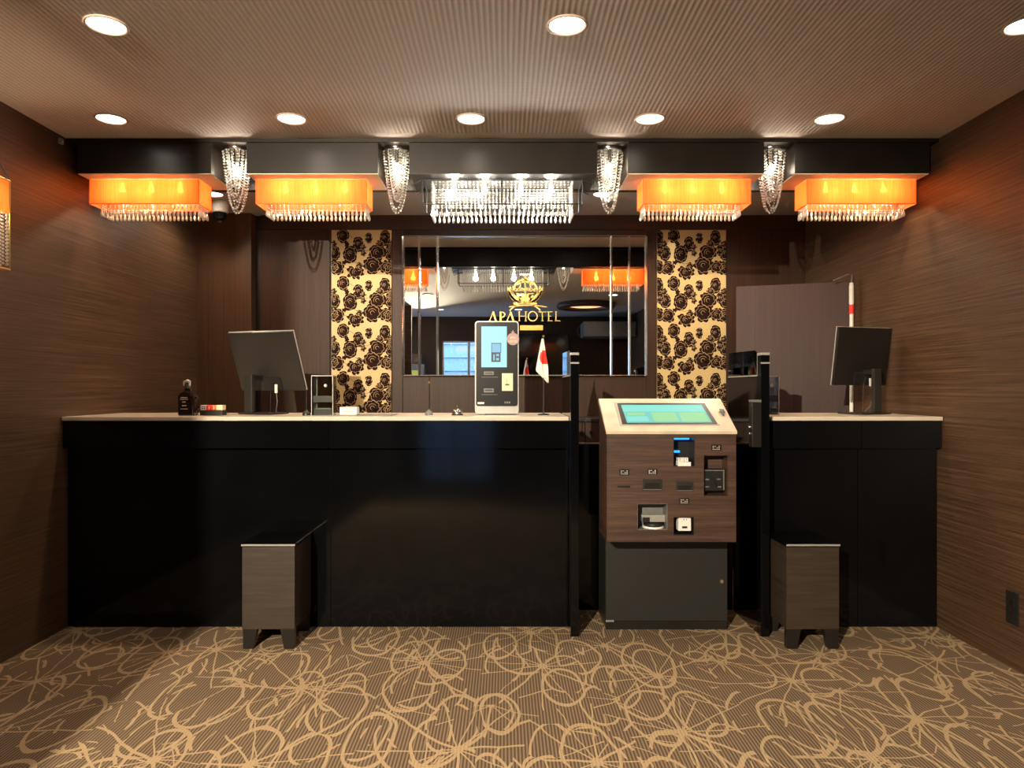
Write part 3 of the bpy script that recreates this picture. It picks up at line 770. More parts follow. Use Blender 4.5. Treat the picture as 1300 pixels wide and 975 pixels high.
# ---------------------------------------------------------------- luggage stools
def stool():
    o = thing('luggage_stool', (0, 0, 0), 'x', 'stool', 'small wood-grain luggage stools at the counter')
    hw, d = .117, .266
    g = MB(); g.box(-hw, hw, 0, d, .088, .452, .0015); g.build('body', M['stool_wood'], o, local=True)
    g = MB(); g.box(-hw - .003, hw + .003, -.003, d, .456, .468, .002); g.build('top', M['black'], o, local=True)
    g = MB(); g.box(-hw, hw, 0, d, .452, .456); g.build('reveal', M['black_soft'], o, local=True)
    g = MB(); g.box(-hw - .003, hw + .003, -.0045, -.003, .459, .467); g.build('metal_edge', M['silver'], o, local=True)
    for sxx in (-1, 1):
        for y in (.002, d - .034):
            xo = sxx * (hw - .003)
            g = MB(); g.prism([(xo, .088), (xo, 0), (xo - sxx * .045, 0), (xo - sxx * .062, .088)], 'y', y, y + .032); g.build('leg', M['black_soft'], o, local=True)
    return o
s1 = stool(); s1.location = (X(340.7, 3.154), 3.154, 0); s1['label'] = 'small brown luggage stool with black feet in front of the long counter'
s2 = copy_tree(s1); s2.location = (X(1032, 3.154), 3.154, 0); s2['label'] = 'small brown luggage stool with black feet in front of the short counter'

# ---------------------------------------------------------------- payment kiosk
KX0, KX1, KF = .463, 1.050, 3.22
ks = thing('payment_kiosk', (.765, 3.40, 0), 'freestanding walnut and charcoal payment kiosk with slanted touch screen', 'kiosk')
zf, zb2, KB = .951, 1.088, 3.46
def KXp(u): return X(750 + u / 6.095, KF)
def KZp(v): return Z(540 + v / 6.094, KF)
holes = {'blue': (KXp(640), KXp(805), KZp(318), KZp(92)), 'right': (KXp(873), KXp(1065), KZp(552), KZp(230)), 'low': (KXp(360), KXp(595), KZp(810), KZp(605)), 'mid': (KXp(640), KXp(800), KZp(850), KZp(710))}
z0 = .462
xs = sorted({KX0, KX1, *[h[0] for h in holes.values()], *[h[1] for h in holes.values()]})
zs = sorted({z0, zf, *[h[2] for h in holes.values()], *[h[3] for h in holes.values()]})
g = MB()
for xa, xb in zip(xs, xs[1:]):
    for za, zb_ in zip(zs, zs[1:]):
        cx, cz = (xa + xb) / 2, (za + zb_) / 2
        if any(h[0] < cx < h[1] and h[2] < cz < h[3] for h in holes.values()): continue
        g.box(xa, xb, KF, KF + .014, za, zb_)
g.build('front_panel', M['kiosk_wood'], ks)
g = MB(); prof = [(KF + .014, z0), (KF + .014, zf), (KB, zb2), (KB + .02, zb2), (KB + .02, z0)]
g.prism(prof, 'x', KX0, KX0 + .014); g.prism(prof, 'x', KX1 - .014, KX1); g.box(KX0 + .014, KX1 - .014, KF + .014, KB + .02, z0, z0 + .014); g.box(KX0 + .014, KX1 - .014, KB + .006, KB + .02, z0 + .014, zb2)
g.build('upper_case', M['kiosk_wood'], ks)
for k, (xa, xb, za, zb_) in holes.items():
    g = MB(); y0, y1 = KF + .003, KF + .085; t = .003
    g.box(xa, xa + t, y0, y1, za, zb_); g.box(xb - t, xb, y0, y1, za, zb_); g.box(xa, xb, y0, y1, za, za + t); g.box(xa, xb, y0, y1, zb_ - t, zb_); g.box(xa, xb, y1, y1 + t, za, zb_)
    o = g.build('recess', M['kiosk_wood'] if k == 'right' else (M['greyplastic'] if k == 'low' else M['darkplastic']), ks)
# slab
g = MB(); nrm = Vector((0, -(zb2 - zf), KB - KF)).normalized()
th = .018
pr = [(KF - .004, zf + .001), (KF - .004, zf + .015), (KB + .01, zb2 + .022), (KB + .022, zb2 + .016), (KB + .022, zb2 + .002)]
g.prism(pr, 'x', KX0 - .004, KX1 + .004, .0015); g.build('stone_top', M['kiosk_stone'], ks)
# screen set in the slab plane
A = Vector((0, KF - .004, zf + .015)); Bv = Vector((0, KB + .01, zb2 + .022)); dv = (Bv - A).normalized(); nv = Vector((0, -dv.z, dv.y))
def onslab(px, py, lift=.001):
    d = Vector(((px - 641) / 900, 1, -(py - 493) / 900)); o_ = Vector((0, 0, EYE))
    t = (A + nv * lift - o_).dot(nv) / d.dot(nv); return o_ + d * t
def slabrect(quad, lift0, lift1, mat, name, parent):
    p0 = [onslab(*q, lift0) for q in quad]; p1 = [p + nv * (lift1 - lift0) for p in p0]
    g = MB(); g.add(p0 + p1, [(3, 2, 1, 0), (4, 5, 6, 7), (0, 1, 5, 4), (1, 2, 6, 5), (2, 3, 7, 6), (3, 0, 4, 7)]); return g.build(name, mat, parent)
sc_ = slabrect([(787.5, 540.5), (914, 540), (895.5, 511.5), (779.5, 511.5)], 0, .003, M['silver'], 'screen_bezel', ks)
slabrect([(790, 539), (911, 538.7), (894.3, 512.3), (783.5, 512.4)], .002, .0042, M['darkplastic'], 'screen_border', sc_)
slabrect([(796, 537), (904, 536.6), (890.5, 514.2), (788.5, 514.4)], .003, .0050, M['screen_teal'], 'display', sc_)
def scr(u0, u1, v0, v1, mat):
    q = [(796, 537), (904, 536.6), (890.5, 514.2), (788.5, 514.4)]
    def P(u, v): 
        a = (q[0][0] + (q[1][0] - q[0][0]) * u, q[0][1]); b_ = (q[3][0] + (q[2][0] - q[3][0]) * u, q[3][1]); return (a[0] + (b_[0] - a[0]) * v, a[1] + (b_[1] - a[1]) * v)
    slabrect([P(u0, v0), P(u1, v0), P(u1, v1), P(u0, v1)], .004, .0054, mat, 'screen_tile', sc_)
scr(.0, 1, .62, 1, M['screen_mint']); scr(.02, .27, .08, .36, M['screen_mint']); scr(.33, .62, .08, .58, M['screen_green']); scr(.66, .98, .08, .58, M['screen_green']); scr(.04, .25, .42, .56, M['screen_green'])
# small clip at the slab's right
c0 = onslab(916, 524, .001); g = MB(); g.box(c0.x - .012, c0.x + .014, c0.y - .008, c0.y + .008, c0.z, c0.z + .008, .002); g.box(c0.x - .003, c0.x + .003, c0.y - .03, c0.y + .03, c0.z - .002 - .012, c0.z + .018, .001)
g.build('pen_clip', M['greyplastic'], ks)
# readers and slots
def kbox(u0, u1, v0, v1, y0, y1, mat, name, bev=.001, parent=None):
    g = MB(); g.box(KXp(u0), KXp(u1), y0, y1, KZp(v1), KZp(v0), bev); return g.build(name, mat, parent or ks)
rd = kbox(675, 775, 285, 316, KF + .0, KF + .06, M['white'], 'receipt_outlet')
for i in range(5): kbox(682 + i * 18, 694 + i * 18, 255, 286, KF + .012 + .004 * i, KF + .05, M['white'], 'tooth', .0005, rd)
kbox(655, 790, 100, 118, KF + .06, KF + .075, M['blue_led'], 'blue_light'); kbox(660, 720, 205, 222, KF + .07, KF + .08, M['blue_led'], 'blue_light')
dv_ = kbox(880, 1055, 345, 515, KF + .030, KF + .085, M['darkplastic'], 'card_terminal', .003)
kbox(886, 1048, 351, 358, KF + .026, KF + .03, M['greyplastic'], 'terminal_rim', .0003, dv_); kbox(1040, 1048, 358, 508, KF + .026, KF + .03, M['greyplastic'], 'terminal_rim', .0003, dv_)
for (u, v) in ((900, 420), (990, 418), (900, 478), (995, 478)): kbox(u, u + 28, v, v + 9, KF + .024, KF + .03, M['greyplastic'], 'terminal_key', .0003, dv_)
g = MB(); g.tube([(KXp(940), KF + .028, KZp(405)), (KXp(965), KF + .02, KZp(440)), (KXp(990), KF + .028, KZp(480))], .003, 6); g.build('terminal_lever', M['black_soft'], dv_)
pr_ = kbox(410, 590, 705, 760, KF + .035, KF + .085, M['silver'], 'receipt_printer', .003)
kbox(412, 465, 722, 760, KF + .028, KF + .036, M['darkplastic'], 'printer_slot', .001, pr_)
g = MB(); cxk = KXp(500); g.lathe((cxk, KF + .05, KZp(812)), [(.0, 0), (.046, 0), (.049, .006), (.047, .012), (0, .012)], 28); g.build('coin_tray', M['white'], pr_)
g = MB(); g.lathe((cxk, KF + .05, KZp(792)), [(0, 0), (.043, 0), (.045, .014), (0, .016)], 28); g.build('coin_cup', M['darkplastic'], pr_)
rw = kbox(683, 782, 710, 822, KF + .012, KF + .085, M['white'], 'card_reader', .003)
kbox(712, 752, 785, 800, KF + .010, KF + .014, M['darkplastic'], 'card_slot', .0005, rw)
for u in (722, 742): kbox(u, u + 6, 728, 736, KF + .010, KF + .014, M['darkplastic'], 'indicator', .0003, rw)
kbox(783, 800, 825, 850, KF + .03, KF + .05, M['blue_led'], 'blue_light') if False else None
for (u0, u1, v0, v1) in ((930, 1010, 148, 195), (220, 298, 338, 385), (437, 515, 335, 380), (683, 762, 562, 608)):
    q = kbox(u0, u1, v0, v1, KF - .0025, KF, M['darkplastic'], 'label_plate', .0006)
    for i, (a, b_) in enumerate(((.14, .86), (.14, .5), (.14, .86))):
        vv = v0 + (v1 - v0) * (.24 + .25 * i)
        for j in range(4):
            ua = u0 + (u1 - u0) * (.14 + .19 * j)
            if (i, j) in ((0, 2), (1, 1)): continue
            kbox(ua, ua + (u1 - u0) * .13, vv, vv + 5, KF - .0030, KF - .0024, M['ink'], 'print', 0, q)
kbox(205, 305, 466, 482, KF - .001, KF + .002, M['darkplastic'], 'ticket_slot', .0003)
for (u0, u1, v0, v1) in ((400, 552, 415, 502), (658, 792, 435, 510)):
    q = kbox(u0, u1, v0, v1, KF - .003, KF + .002, M['greyplastic'] if False else M['monitor'], 'slot_bezel', .001)
    kbox(u0 + 14, u1 - 18, v0 + 28, v1 - 14, KF - .0042, KF - .002, M['black_soft'], 'banknote_slot', .0005, q)
    kbox(u0 + 4, u1 - 4, v1 - 8, v1 - 3, KF - .0045, KF - .002, M['greyplastic'], 'slot_lip', .0003, q)
# lower cabinet
LF = 3.41; lx0, lx1 = .485, 1.068
g = MB(); g.box(lx0, lx1, LF + .004, 3.67, .043, .47, .002); g.build('lower_cabinet', M['cabinet'], ks)
g = MB(); g.box(lx0 + .002, lx1 - .002, LF - .012, LF + .003, .045, .461, .0015); dr = g.build('cabinet_door', M['cabinet'], ks)
g = MB(); g.box(lx0, lx1, LF, 3.67, 0, .042, .001); g.build('plinth', M['black_soft'], ks)
lkx, lkz = X(915, LF), Z(737, LF)
g = MB(); g.tube([(lkx, LF - .012, lkz), (lkx, LF - .017, lkz)], .009, 16); g.tube([(lkx, LF - .017, lkz), (lkx, LF - .0185, lkz)], .003, 8); g.build('lock', M['chrome'], dr)
for j in range(4):
    g = MB(); xj = X(769 + j * 2.6, LF); g.box(xj, xj + .007, LF - .013, LF - .0118, Z(788.5, LF), Z(786, LF)); g.build('badge_mark', M['silver'], dr)

# ---------------------------------------------------------------- things on the long counter
def at(px, D): return X(px, D)
# check-in machine
MD = 3.62; mx = X(630.7, MD)
cm = thing('check_in_machine', (mx, MD + .06, CT), 'upright black and silver self check-in machine with blue screen on the long counter', 'machine')
hw = 27.8 * MD / 900; ztop = Z(407.5, MD)
def rrect(x0, x1, z0, z1, r, k=6):
    p = []
    for (cx, cz, a) in ((x1 - r, z1 - r, 0), (x0 + r, z1 - r, PI / 2), (x0 + r, z0 + r, PI), (x1 - r, z0 + r, 1.5 * PI)):
        p += [(cx + r * math.cos(a + PI / 2 * i / k), cz + r * math.sin(a + PI / 2 * i / k)) for i in range(k + 1)]
    return p
g = MB(); g.prism(rrect(mx - hw, mx + hw, CT + .006, ztop, .016), 'y', MD + .004, MD + .11); g.build('shell', M['silver'], cm)
g = MB(); g.prism(rrect(mx - hw + .006, mx + hw - .006, Z(515.5, MD), ztop - .006, .012), 'y', MD - .002, MD + .006); fp = g.build('front_plate', plain('machine black', (.010, .010, .009), .3, 0, .1, 25, Specular_IOR_Level=.25), cm)
g = MB(); g.box(mx - hw * .55, mx + hw * .9, MD + .012, MD + .1, CT, CT + .008); g.build('foot', M['darkplastic'], cm)
def MX(u): return X(590 + u / 4.871, MD)
def MZ(v): return Z(330 + v / 4.875, MD)
def mbx(u0, u1, v0, v1, d0, d1, mat, name, bev=.0005, parent=None):
    g = MB(); g.box(MX(u0), MX(u1), MD + d0, MD + d1, MZ(v1), MZ(v0), bev); return g.build(name, mat, parent or cm)
ds = mbx(103, 260, 412, 664, -.0035, -.001, M['screen_blue'], 'display', 0)
mbx(103, 260, 485, 488, -.0038, -.003, M['screen_blue'], 'screen_line', 0, ds)
pf = MB(); pf.prism(rrect(MX(168), MX(222), MZ(572), MZ(518), .002), 'y', MD - .0042, MD - .003); pf.build('pictogram', emit('pictogram glass', (.16, .42, .6), .8), ds)
pf = MB()
for (u0, u1, v0, v1) in ((164, 226, 514, 519), (164, 168, 514, 575), (222, 226, 514, 575), (164, 222, 572, 632)): pf.box(MX(u0), MX(u1), MD - .0044, MD - .003, MZ(v1), MZ(v0))
pf.build('pictogram', M['screen_dark'], ds)
pf = MB()
for (u0, u1, v0, v1) in ((176, 186, 585, 622), (194, 212, 582, 596), (194, 212, 606, 622)): pf.box(MX(u0), MX(u1), MD - .0048, MD - .0043, MZ(v1), MZ(v0))
pf.build('pictogram', emit('pictogram light', (.16, .42, .6), .8), ds)
for (v0, v1) in ((690, 712), (795, 820)):
    q = mbx(118, 180, v0, v1, -.006, -.001, M['greyplastic'], 'slot_bezel', .001); mbx(125, 172, v0 + 8, v0 + 15, -.0068, -.005, M['black_soft'], 'card_slot', 0, q)
    mbx(104, 205, v1 + 12, v1 + 15, -.0032, -.0015, M['greyplastic'], 'tray_line', 0)
pd = mbx(230, 298, 702, 810, -.005, -.001, M['cream'], 'reader_pad', .001)
mbx(256, 262, 730, 780, -.0065, -.004, M['brass'], 'pad_symbol', 0, pd); mbx(250, 275, 768, 776, -.0065, -.004, M['darkplastic'], 'pad_symbol', 0, pd)
mbx(80, 120, 880, 892, -.004, -.001, M['white'], 'brand_mark', 0)
for j in range(3): mbx(246 + j * 13, 255 + j * 13, 876, 888, -.004, -.001, M['greyplastic'], 'brand_mark', 0)
st = thing('round_sticker', (MX(298), MD - .004, MZ(530)), 'round dusty pink badge with crown top on the check-in machine', 'badge')
g = MB(); g.prism([(MX(298) + .0315 * math.cos(2 * PI * i / 28), MZ(490) + .0315 * math.sin(2 * PI * i / 28)) for i in range(28)], 'y', MD - .007, MD - .0036)
g.prism([(MX(291), MZ(456)), (MX(288), MZ(441)), (MX(294), MZ(447)), (MX(298), MZ(432)), (MX(302), MZ(447)), (MX(308), MZ(441)), (MX(305), MZ(456))], 'y', MD - .007, MD - .0036); g.build('disc', M['purple'], st)
for zz, t in ((MZ(482), 'APA'), (MZ(505), 'HOTEL')): text('lettering', t, .015, M['cream'], st, (MX(298), MD - .0072, zz), depth=.0003)

# flag
FD = 3.60
fx = X(690, FD)
f = thing('table_flag', (fx, FD, CT), 'small white flag with red disc on a thin pole on the long counter', 'flag')
g = MB(); g.lathe((fx, FD, CT), [(.030, 0), (.030, .006), (.006, .010), (.005, .016)], 20); g.build('base', M['darkplastic'], f)
g = MB(); g.tube([(fx, FD, CT + .01), (fx, FD, Z(429, FD))], .0028, 8); g.build('pole', M['darkplastic'], f)
g = MB(); g.ball((fx, FD, Z(427, FD)), .007); g.build('finial', M['brass'], f)
# draped cloth grid: u along drop, v across
def flag_mesh():
    top = (fx, Z(431, FD)); rows = 26; cols = 16
    fm, nt, b_ = newmat('flag cloth'); setp(b_, Roughness=.85)
    vs = []
    for i in range(rows + 1):
        t = i / rows
        xl = 689 - 1 - 10.5 * t ** .9 if t < .72 else 688 - 10.5 * .745 + (t - .72) / .28 * 15
        xr = 689.5 + 5.0 * min(1, t * 1.5)+ 1.5 * t
        for j in range(cols + 1):
            s = j / cols
            pxx = xl + (xr - xl) * s; pyy = 430 + 56 * t
            fold = .010 * math.sin(s * 3.2 * PI + 1.2 * t) * (.25 + t)
            vs.append((X(pxx, FD), FD - .012 + fold, Z(pyy, FD)))
    mi = []; fs = []
    cx, cz = X(690.5, FD), Z(453, FD)
    for i in range(rows):
        for j in range(cols):
            a = i * (cols + 1) + j; fs.append((a, a + 1, a + cols + 2, a + cols + 1))
            q = vs[a]; mi.append(1 if ((q[0] - cx) / (.023)) ** 2 + ((q[2] - cz) / .037) ** 2 < 1 else 0)
    g = MB(); g.v = vs; g.f = [list(x) for x in fs]; g.mi = mi; g.sm = [True] * len(fs)
    o = g.build('cloth', [M['whitefab'], M['red']], f)
    md = o.modifiers.new('thickness', 'SOLIDIFY'); md.thickness = .0012
flag_mesh()

# service bells, pen stand, small signs
def bell():
    o = thing('service_bell', (0, 0, CT), 'x', 'bell', 'desk bells on the long counter')
    g = MB(); g.lathe((0, 0, 0), [(.030, 0), (.030, .005), (.026, .008)], 24); g.build('base', M['darkplastic'], o, local=True)
    g = MB(); g.lathe((0, 0, .010), [(.026, 0), (.025, .008), (.019, .018), (.008, .024), (0, .025)], 24); g.build('dome', M['chrome'], o, local=True)
    g = MB(); g.tube([(0, 0, .035), (0, 0, .045)], .003, 8); g.ball((0, 0, .047), .0045); g.build('plunger', M['chrome'], o, local=True)
    return o
b0 = bell(); b0.location = (X(580.5, 3.58), 3.58, CT); b0['label'] = 'shiny chrome service bell beside the check-in machine'
def penstand(px, D, label, top):
    x = X(px, D); o = thing('pen_stand', (x, D, CT), label, 'pen stand')
    g = MB(); g.lathe((x, D, CT), [(.020, 0), (.021, .008), (.015, .018), (.007, .024), (.004, .03)], 20); g.build('base', M['greyplastic' if px > 500 else 'darkplastic'], o)
    g = MB(); g.tube([(x, D, CT + .028), (x + .001, D, top - .01)], .0022, 8); g.build('pen', M['darkplastic'], o)
    g = MB(); g.ball((x + .001, D, top - .006), .0045, 1, 1.6); g.build('pen_end', M['brass' if px > 500 else 'greyplastic'], o)
penstand(544.5, 3.58, 'upright pen in a small dark stand left of the service bell', Z(484, 3.58))
penstand(389, 3.55, 'upright pen in a small black stand beside the left monitor', Z(492, 3.55))
# white box on a clear sheet
o = thing('card_box', (X(442, 3.56), 3.56, CT), 'small white card box in front of the left floral panel', 'box')
g = MB(); g.box(X(431, 3.54), X(453, 3.54), 3.54, 3.60, CT + .003, CT + .042, .003); g.build('box_body', M['white'], o)
g = MB(); g.box(X(437, 3.54), X(447, 3.54), 3.5385, 3.541, CT + .018, CT + .026); g.build('slot', M['cream'], o)
o = thing('desk_mat', (X(459, 3.56), 3.56, CT), 'thin clear desk mat under the small white card box', 'mat')
g = MB(); g.box(X(423, 3.5), X(497, 3.5), 3.46, 3.70, CT, CT + .003); g.build('sheet', M['greyplastic'], o)
bpy.data.objects.remove(o.children[0]) if False else None
# acrylic key drop boxes
def dropbox():
    o = thing('key_drop_box', (0, 0, CT), 'x', 'acrylic box', 'clear acrylic key drop boxes')
    w_, d_, h_, t = .055, .07, .196, .0035
    g = MB()
    g.box(-w_, w_, 0, t, 0, h_); g.box(-w_, w_, d_ - t, d_, 0, h_); g.box(-w_, -w_ + t, t, d_ - t, 0, h_); g.box(w_ - t, w_, t, d_ - t, 0, h_); g.box(-w_, w_, 0, d_, h_, h_ + t)
    g.build('acrylic_case', M['acrylic'], o, local=True)
    g = MB()
    for xx in (-w_, w_ - .003):
        g.box(xx, xx + .003, -.001, .002, 0, h_); g.box(xx, xx + .003, 0, d_, h_ + .002, h_ + .005)
    g.box(-w_, w_, -.001, .002, h_ + .001, h_ + .005); g.box(-w_, -w_ + .012, d_ - .002, d_, 0, h_)
    g.build('polished_edges', M['acrylic_edge'], o, local=True)
    g = MB(); g.box(-w_ + .008, w_ - .008, .012, d_ - .012, .001, .03, .002); g.build('tray', M['darkplastic'], o, local=True)
    g = MB(); g.box(-w_ + .012, w_ - .016, .014, d_ - .02, .031, .036, .001); g.build('key_card', plain('green card', (.20, .22, .14), .5), o, local=True)
    g = MB(); g.box(-w_ + .004, w_ - .004, .02, .024, .066, .098); g.build('shelf', M['monitor'], o, local=True)
    g = MB(); g.tube([(.017, -.001, .150), (.017, -.006, .150)], [.009, .006], 12); g.build('lock_button', M['silver'], o, local=True)
    return o
k0 = dropbox(); k0.location = (X(409, 3.56), 3.56, CT); k0['label'] = 'clear acrylic key drop box beside the left floral panel'
k1 = copy_tree(k0); k1.location = (X(976, 3.72), 3.72, CT); k1['label'] = 'clear acrylic key drop box partly behind the right divider post'

# sanitiser bottle
D = 3.56; x = X(239, D)
o = thing('pump_bottle', (x, D, CT), 'dark square pump bottle at the left end of the long counter', 'bottle')
glassm = plain('dark bottle glass', (.012, .006, .004), .08, 0, .1)
g = MB(); hw_ = .039
secs = [(hw_ - .003, 0), (hw_, .004), (hw_, .098), (hw_ - .008, .112), (.017, .122), (.014, .126), (.014, .136)]
vs = []; fs = []
for r, z in secs:
    for p in rrect(-r, r, -r, r, r * .35, 4): vs.append((x + p[0], D + p[1], CT + z))
kk = len(vs) // len(secs)
for i in range(len(secs) - 1):
    for j in range(kk): fs.append((i * kk + j, i * kk + (j + 1) % kk, (i + 1) * kk + (j + 1) % kk, (i + 1) * kk + j))
fs += [list(range(kk))[::-1], list(range((len(secs) - 1) * kk, len(secs) * kk))]
g.add(vs, fs, 0, False); g.build('bottle_body', glassm, o)
g = MB(); g.lathe((x, D, CT + .134), [(.015, 0), (.015, .014), (.006, .016), (.005, .034)], 16); g.build('pump_collar', M['darkplastic'], o)
g = MB(); g.tube([(x + .010, D, CT + .166), (x - .004, D, CT + .173), (x - .018, D - .004, CT + .168), (x - .022, D - .004, CT + .150)], [.008, .009, .006, .004], 10); g.build('pump_head', M['silver'], o)
g = MB(); g.box(x + .004, x + .012, D - .006, D + .004, CT + .145, CT + .170, .002); g.build('pump_button', M['white'], o)
lb = MB()
for i, (a, b_, zz, hh) in enumerate(((-.02, .012, .088, .004), (-.024, .016, .080, .003), (-.012, .004, .066, .004), (-.014, .008, .048, .004), (-.022, .014, .032, .003))): lb.box(x + a, x + b_, D - hw_ - .0008, D - hw_ + .001, CT + zz, CT + zz + hh)
lb.build('printed_lines', M['ink'], o)
g = MB(); g.tube([(x + .037, D, CT + .095), (x + .050, D, CT + .080), (x + .050, D, CT + .035), (x + .037, D, CT + .02)], .004, 8); g.build('handle', glassm, o)

# block calendar
x0, x1 = X(253.5, 3.54), X(282, 3.54); o = thing('block_calendar', ((x0 + x1) / 2, 3.56, CT), 'small desk counter block with red and cream number cards beside the bottle', 'calendar')
g = MB(); g.box(x0, x1, 3.54, 3.60, CT, CT + .026, .003); g.build('base', M['darkplastic'], o)
wq = (x1 - x0)
for a, b_, mt in ((0, .27, 'white'), (.27, .52, 'red'), (.52, .70, 'orange'), (.70, 1, 'cream')):
    g = MB(); g.box(x0 + wq * a + .001, x0 + wq * b_ - .0005, 3.545, 3.59, CT + .0262, CT + .052, .003); c_ = g.build('number_card', M[mt], o)
for s_, u, mt in (('1', .40, 'white'), ('3', .60, 'white')): text('number', s_, .026, M[mt], o, (x0 + wq * u, 3.5445, CT + .039), depth=.0004)
g = MB()
for i in range(2):
    for j in range(2): g.box(x0 + wq * (.06 + .10 * j), x0 + wq * (.13 + .10 * j), 3.5445, 3.5455, CT + .033 + .008 * i, CT + .037 + .008 * i)
g.build('small_print', M['darkplastic'], o)

# monitors seen from behind
def monitor(px, D, rz, tilt, Wd, H, zc, label, mat, stand_dx):
    x = X(px, D); o = thing('computer_monitor', (x, D, CT + .0025), label, 'monitor', 'computer monitors seen from behind', rz)
    def P(u, w_, t):  # panel-local: u across, w up, t outwards (towards camera = -y)
        c, s = math.cos(tilt), math.sin(tilt)
        return (u, -t * c - w_ * s, zc - CT + w_ * c - t * s)
    def slab(u0, u1, w0, w1, t0, t1, bev=0):
        q = [(u0, w0, t0), (u1, w0, t0), (u1, w0, t1), (u0, w0, t1), (u0, w1, t0), (u1, w1, t0), (u1, w1, t1), (u0, w1, t1)]
        g = MB(); g.poly([P(*v) for v in q], [(0, 3, 2, 1), (4, 5, 6, 7), (0, 1, 5, 4), (1, 2, 6, 5), (2, 3, 7, 6), (3, 0, 4, 7)], bev); return g
    slab(-Wd / 2, Wd / 2, -H / 2, H / 2, 0, .016, .002).build('rear_shell', mat, o, local=True)
    slab(-Wd / 2 - .002, Wd / 2 + .002, -H / 2 - .002, H / 2 + .002, -.006, 0, .001).build('front_bezel', M['silver'], o, local=True)
    slab(-Wd / 2 + .008, Wd / 2 - .008, -H / 2 + .012, H / 2 - .008, -.0068, -.0058).build('screen', M['black'], o, local=True)
    slab(-.05, .065, -H * .48, -H * .27, .016, .024, .003).build('port_cover', M['darkplastic'], o, local=True)
    base = MB(); base.box(-.10, .09, -.11, .06, 0, .007, .002); base.build('stand_base', M['darkplastic'], o, local=True)
    px_ = stand_dx
    a = MB(); zt_ = zc - CT - H * .22
    a.prism([(-.085, .006), (-.060, .006), (-.062 + .0, zt_), (-.084, zt_)], 'x', px_ - .024, px_ + .024, .004); a.build('stand_column', M['monitor'], o, local=True)
    a = MB(); a.box(px_ - .02, px_ + .02, -.07, P(0, -H * .3, .016)[1] + .01, zt_ - .03, zt_ - .005, .002); a.build('stand_arm', M['darkplastic'], o, local=True)
    y_ = P(0, -H * .4, .03)[1]
    a = MB(); a.box(.035, .050, y_ - .012, y_ - .004, zc - CT - H * .52, zc - CT - H * .38, .002); a.build('plug', M['white'], o, local=True)
    a = MB(); a.tube([(.043, y_ - .008, zc - CT - H * .50), (.052, y_ - .012, zc - CT - H * .66), (.040, y_ - .01, zc - CT - H * .86), (.030, y_ + .02, .008)], .0022, 6); a.build('cable', M['greyplastic'], o, local=True)
    a = MB(); a.tube([(.004, y_ - .002, zc - CT - H * .45), (.0, y_, .008)], .002, 6); a.build('cable', M['darkplastic'], o, local=True)
    return o
monitor(340, 3.74, math.radians(-18), math.radians(22), .395, .325, 1.302, 'left computer monitor with a dark square back and white cable plug', M['monitor'], -.06)
monitor(1093, 3.76, math.radians(17), math.radians(8), .345, .305, 1.327, 'right computer monitor with black back on the short counter', M['black_soft'], .03)

# ---------------------------------------------------------------- staff area
o = thing('folding_partition', (1.79, 4.4, 0), 'tall purple brown partition leaning behind the short counter', 'partition')
xa, ya, xb, yb_ = X(934.5, 4.50), 4.50, 2.085, 4.28
nseg = 4
for i in range(nseg):
    p = lambda t: (xa + (xb - xa) * t, ya + (yb_ - ya) * t)
    a, b_ = p(i / nseg), p((i + 1) / nseg); dn = Vector((b_[1] - a[1], a[0] - b_[0])).normalized() * .012
    g = MB(); g.prism([(a[0] + .0004, a[1]), (b_[0], b_[1]), (b_[0] - dn.x, b_[1] - dn.y), (a[0] + .0004 - dn.x, a[1] - dn.y)], 'z', .01, 1.805); g.build('panel', M['partition'], o)
o = thing('chrome_pole', (2.07, 4.2, 0), 'thin chrome pole with hooked top standing behind the right monitor', 'pole')
px_ = X(1081, 4.2)
g = MB(); g.tube([(px_, 4.2, .012), (px_, 4.2, 1.785)], .011, 12); g.build('shaft', M['white'], o)
g = MB(); g.tube([(px_, 4.2, 1.785), (px_ + .004, 4.2, 1.83), (px_ - .02, 4.2, 1.835), (px_ - .10, 4.22, 1.80)], .004, 8); g.build('hook', M['greyplastic'], o)
g = MB(); g.lathe((px_, 4.2, 0), [(.03, 0), (.03, .012), (.012, .015)], 16); g.build('foot', M['darkplastic'], o)
g = MB(); g.tube([(px_, 4.2, 1.66), (px_, 4.2, 1.77)], .0135, 12); g.build('sleeve', M['white'], o)
g = MB(); g.tube([(px_, 4.2, 1.60), (px_, 4.2, 1.655)], .0133, 12); g.build('warning_band', M['red'], o)
# security camera
cd = 4.60; x = X(279, cd)
o = thing('security_camera', (x, cd, CEIL), 'white dome security camera on the ceiling above the left pillar', 'camera')
g = MB(); g.lathe((x, cd, CEIL - .072), [(.048, 0), (.055, .01), (.055, .055), (.05, .072)], 24); g.build('base', M['white'], o)
g = MB(); g.lathe((x, cd, CEIL - .125), [(0, 0), (.022, .004), (.036, .018), (.042, .040), (.042, .053)], 24); g.build('dome', M['black'], o)
g = MB(); g.lathe((x, cd, CEIL - .131), [(0, 0), (.010, .0), (.012, .008)], 16); g.build('lens', M['greyplastic'], o)
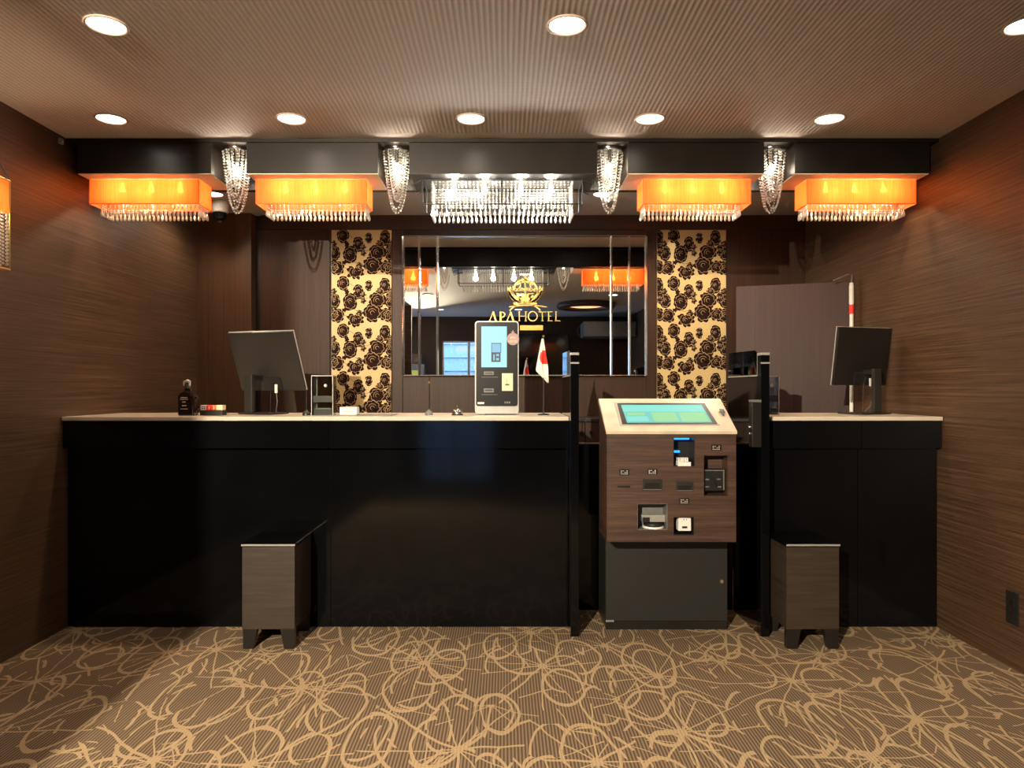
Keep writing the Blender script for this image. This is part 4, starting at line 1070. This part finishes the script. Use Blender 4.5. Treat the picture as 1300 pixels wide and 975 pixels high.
# wall plate, small sensors
o = thing('wall_socket', (XR, 2.93, .19), 'black wall socket plate low on the right wall', 'wall socket')
g = MB(); g.box(XR - .006, XR, 2.895, 2.965, .185, .32, .002); g.build('plate', M['darkplastic'], o)
for zz in (.225, .275):
    g = MB(); g.box(XR - .009, XR - .005, 2.915, 2.945, zz - .014, zz + .014, .002); g.build('outlet', M['black_soft'], o)
o = thing('corner_sensor', (XL + .01, 3.38, 2.30), 'tiny white sensor in the left corner below the ceiling', 'sensor')
g = MB(); g.box(XL, XL + .014, 3.37, 3.395, 2.325, 2.352, .003); g.build('casing', M['silver'], o)
g = MB(); g.ball((XL + .016, 3.38, 2.335), .005); g.build('lens', M['white'], o)

# ---------------------------------------------------------------- lobby end, seen in the mirror
o = thing('wall_clock', (1.32, YR + .02, 2.12), 'round dark wall clock seen in the mirror', 'clock')
def disc(cx, cz, r, y0, y1, mat, name, parent):
    g = MB(); g.prism([(cx + r * math.cos(2 * PI * i / 32), cz + r * math.sin(2 * PI * i / 32)) for i in range(32)], 'y', y0, y1); return g.build(name, mat, parent)
disc(1.32, 2.12, .105, YR, YR + .03, M['greyplastic'], 'rim', o); disc(1.32, 2.12, .092, YR + .03, YR + .033, M['darkplastic'], 'face', o)
g = MB(); g.box(1.317, 1.323, YR + .034, YR + .036, 2.12, 2.19); g.box(1.32, 1.37, YR + .034, YR + .036, 2.117, 2.123); g.build('hands', M['white'], o)
o = thing('dark_wall_cabinet', (.55, YR + .2, 0), 'tall dark glossy cabinet seen in the mirror behind the flag', 'cabinet')
g = MB(); g.box(.02, 1.05, YR + .002, YR + .35, 0, 2.05, .004); g.build('body', M['black'], o)
g = MB(); g.box(.03, .53, YR + .35, YR + .365, .1, 2.03, .002); g.build('cabinet_door', M['black'], o)
g = MB(); g.box(.54, 1.04, YR + .35, YR + .365, .1, 2.03, .002); g.build('cabinet_door', M['black'], o)
o = thing('notice_stand', (-1.42, -1.6, 0), 'grey floor stand with green and yellow notice seen in the mirror', 'sign stand')
g = MB(); g.box(-1.56, -1.30, -1.7, -1.5, 0, 1.55, .005); g.build('stand_body', M['greyplastic'], o)
g = MB(); g.box(-1.54, -1.38, -1.50, -1.495, 1.2, 1.45); g.build('notice', plain('yellow green notice', (.55, .65, .12), .6), o)
g = MB(); g.box(-1.50, -1.34, -1.72, -1.56, 1.55, 1.72, .01); g.build('head_unit', M['black_soft'], o)
g = MB(); g.box(1.25, XR - .02, -1.9, -1.35, 1.98, 2.22, .01); o = tag(g.build('air_conditioner', M['greyplastic'], origin='auto'), 'grey box unit hanging below the ceiling seen in the mirror', 'air conditioner')

rx_, ry_ = 1.15, -.2
o = thing('ceiling_ring_light', (rx_, ry_, CEIL), 'large round brown ceiling light seen in the mirror above the clock', 'ceiling light')
g = MB(); g.lathe((rx_, ry_, CEIL), [(.40, 0), (.42, -.04), (.40, -.075), (.33, -.08), (.30, -.05), (.30, -.002)], 40); g.build('rim', M['kiosk_wood'], o)
g = MB(); g.lathe((rx_, ry_, CEIL), [(.30, -.03), (.2, -.05), (0, -.055)], 40); g.build('glowing_bowl', emit('warm bowl', (1, .50, .24), 1.2), o)
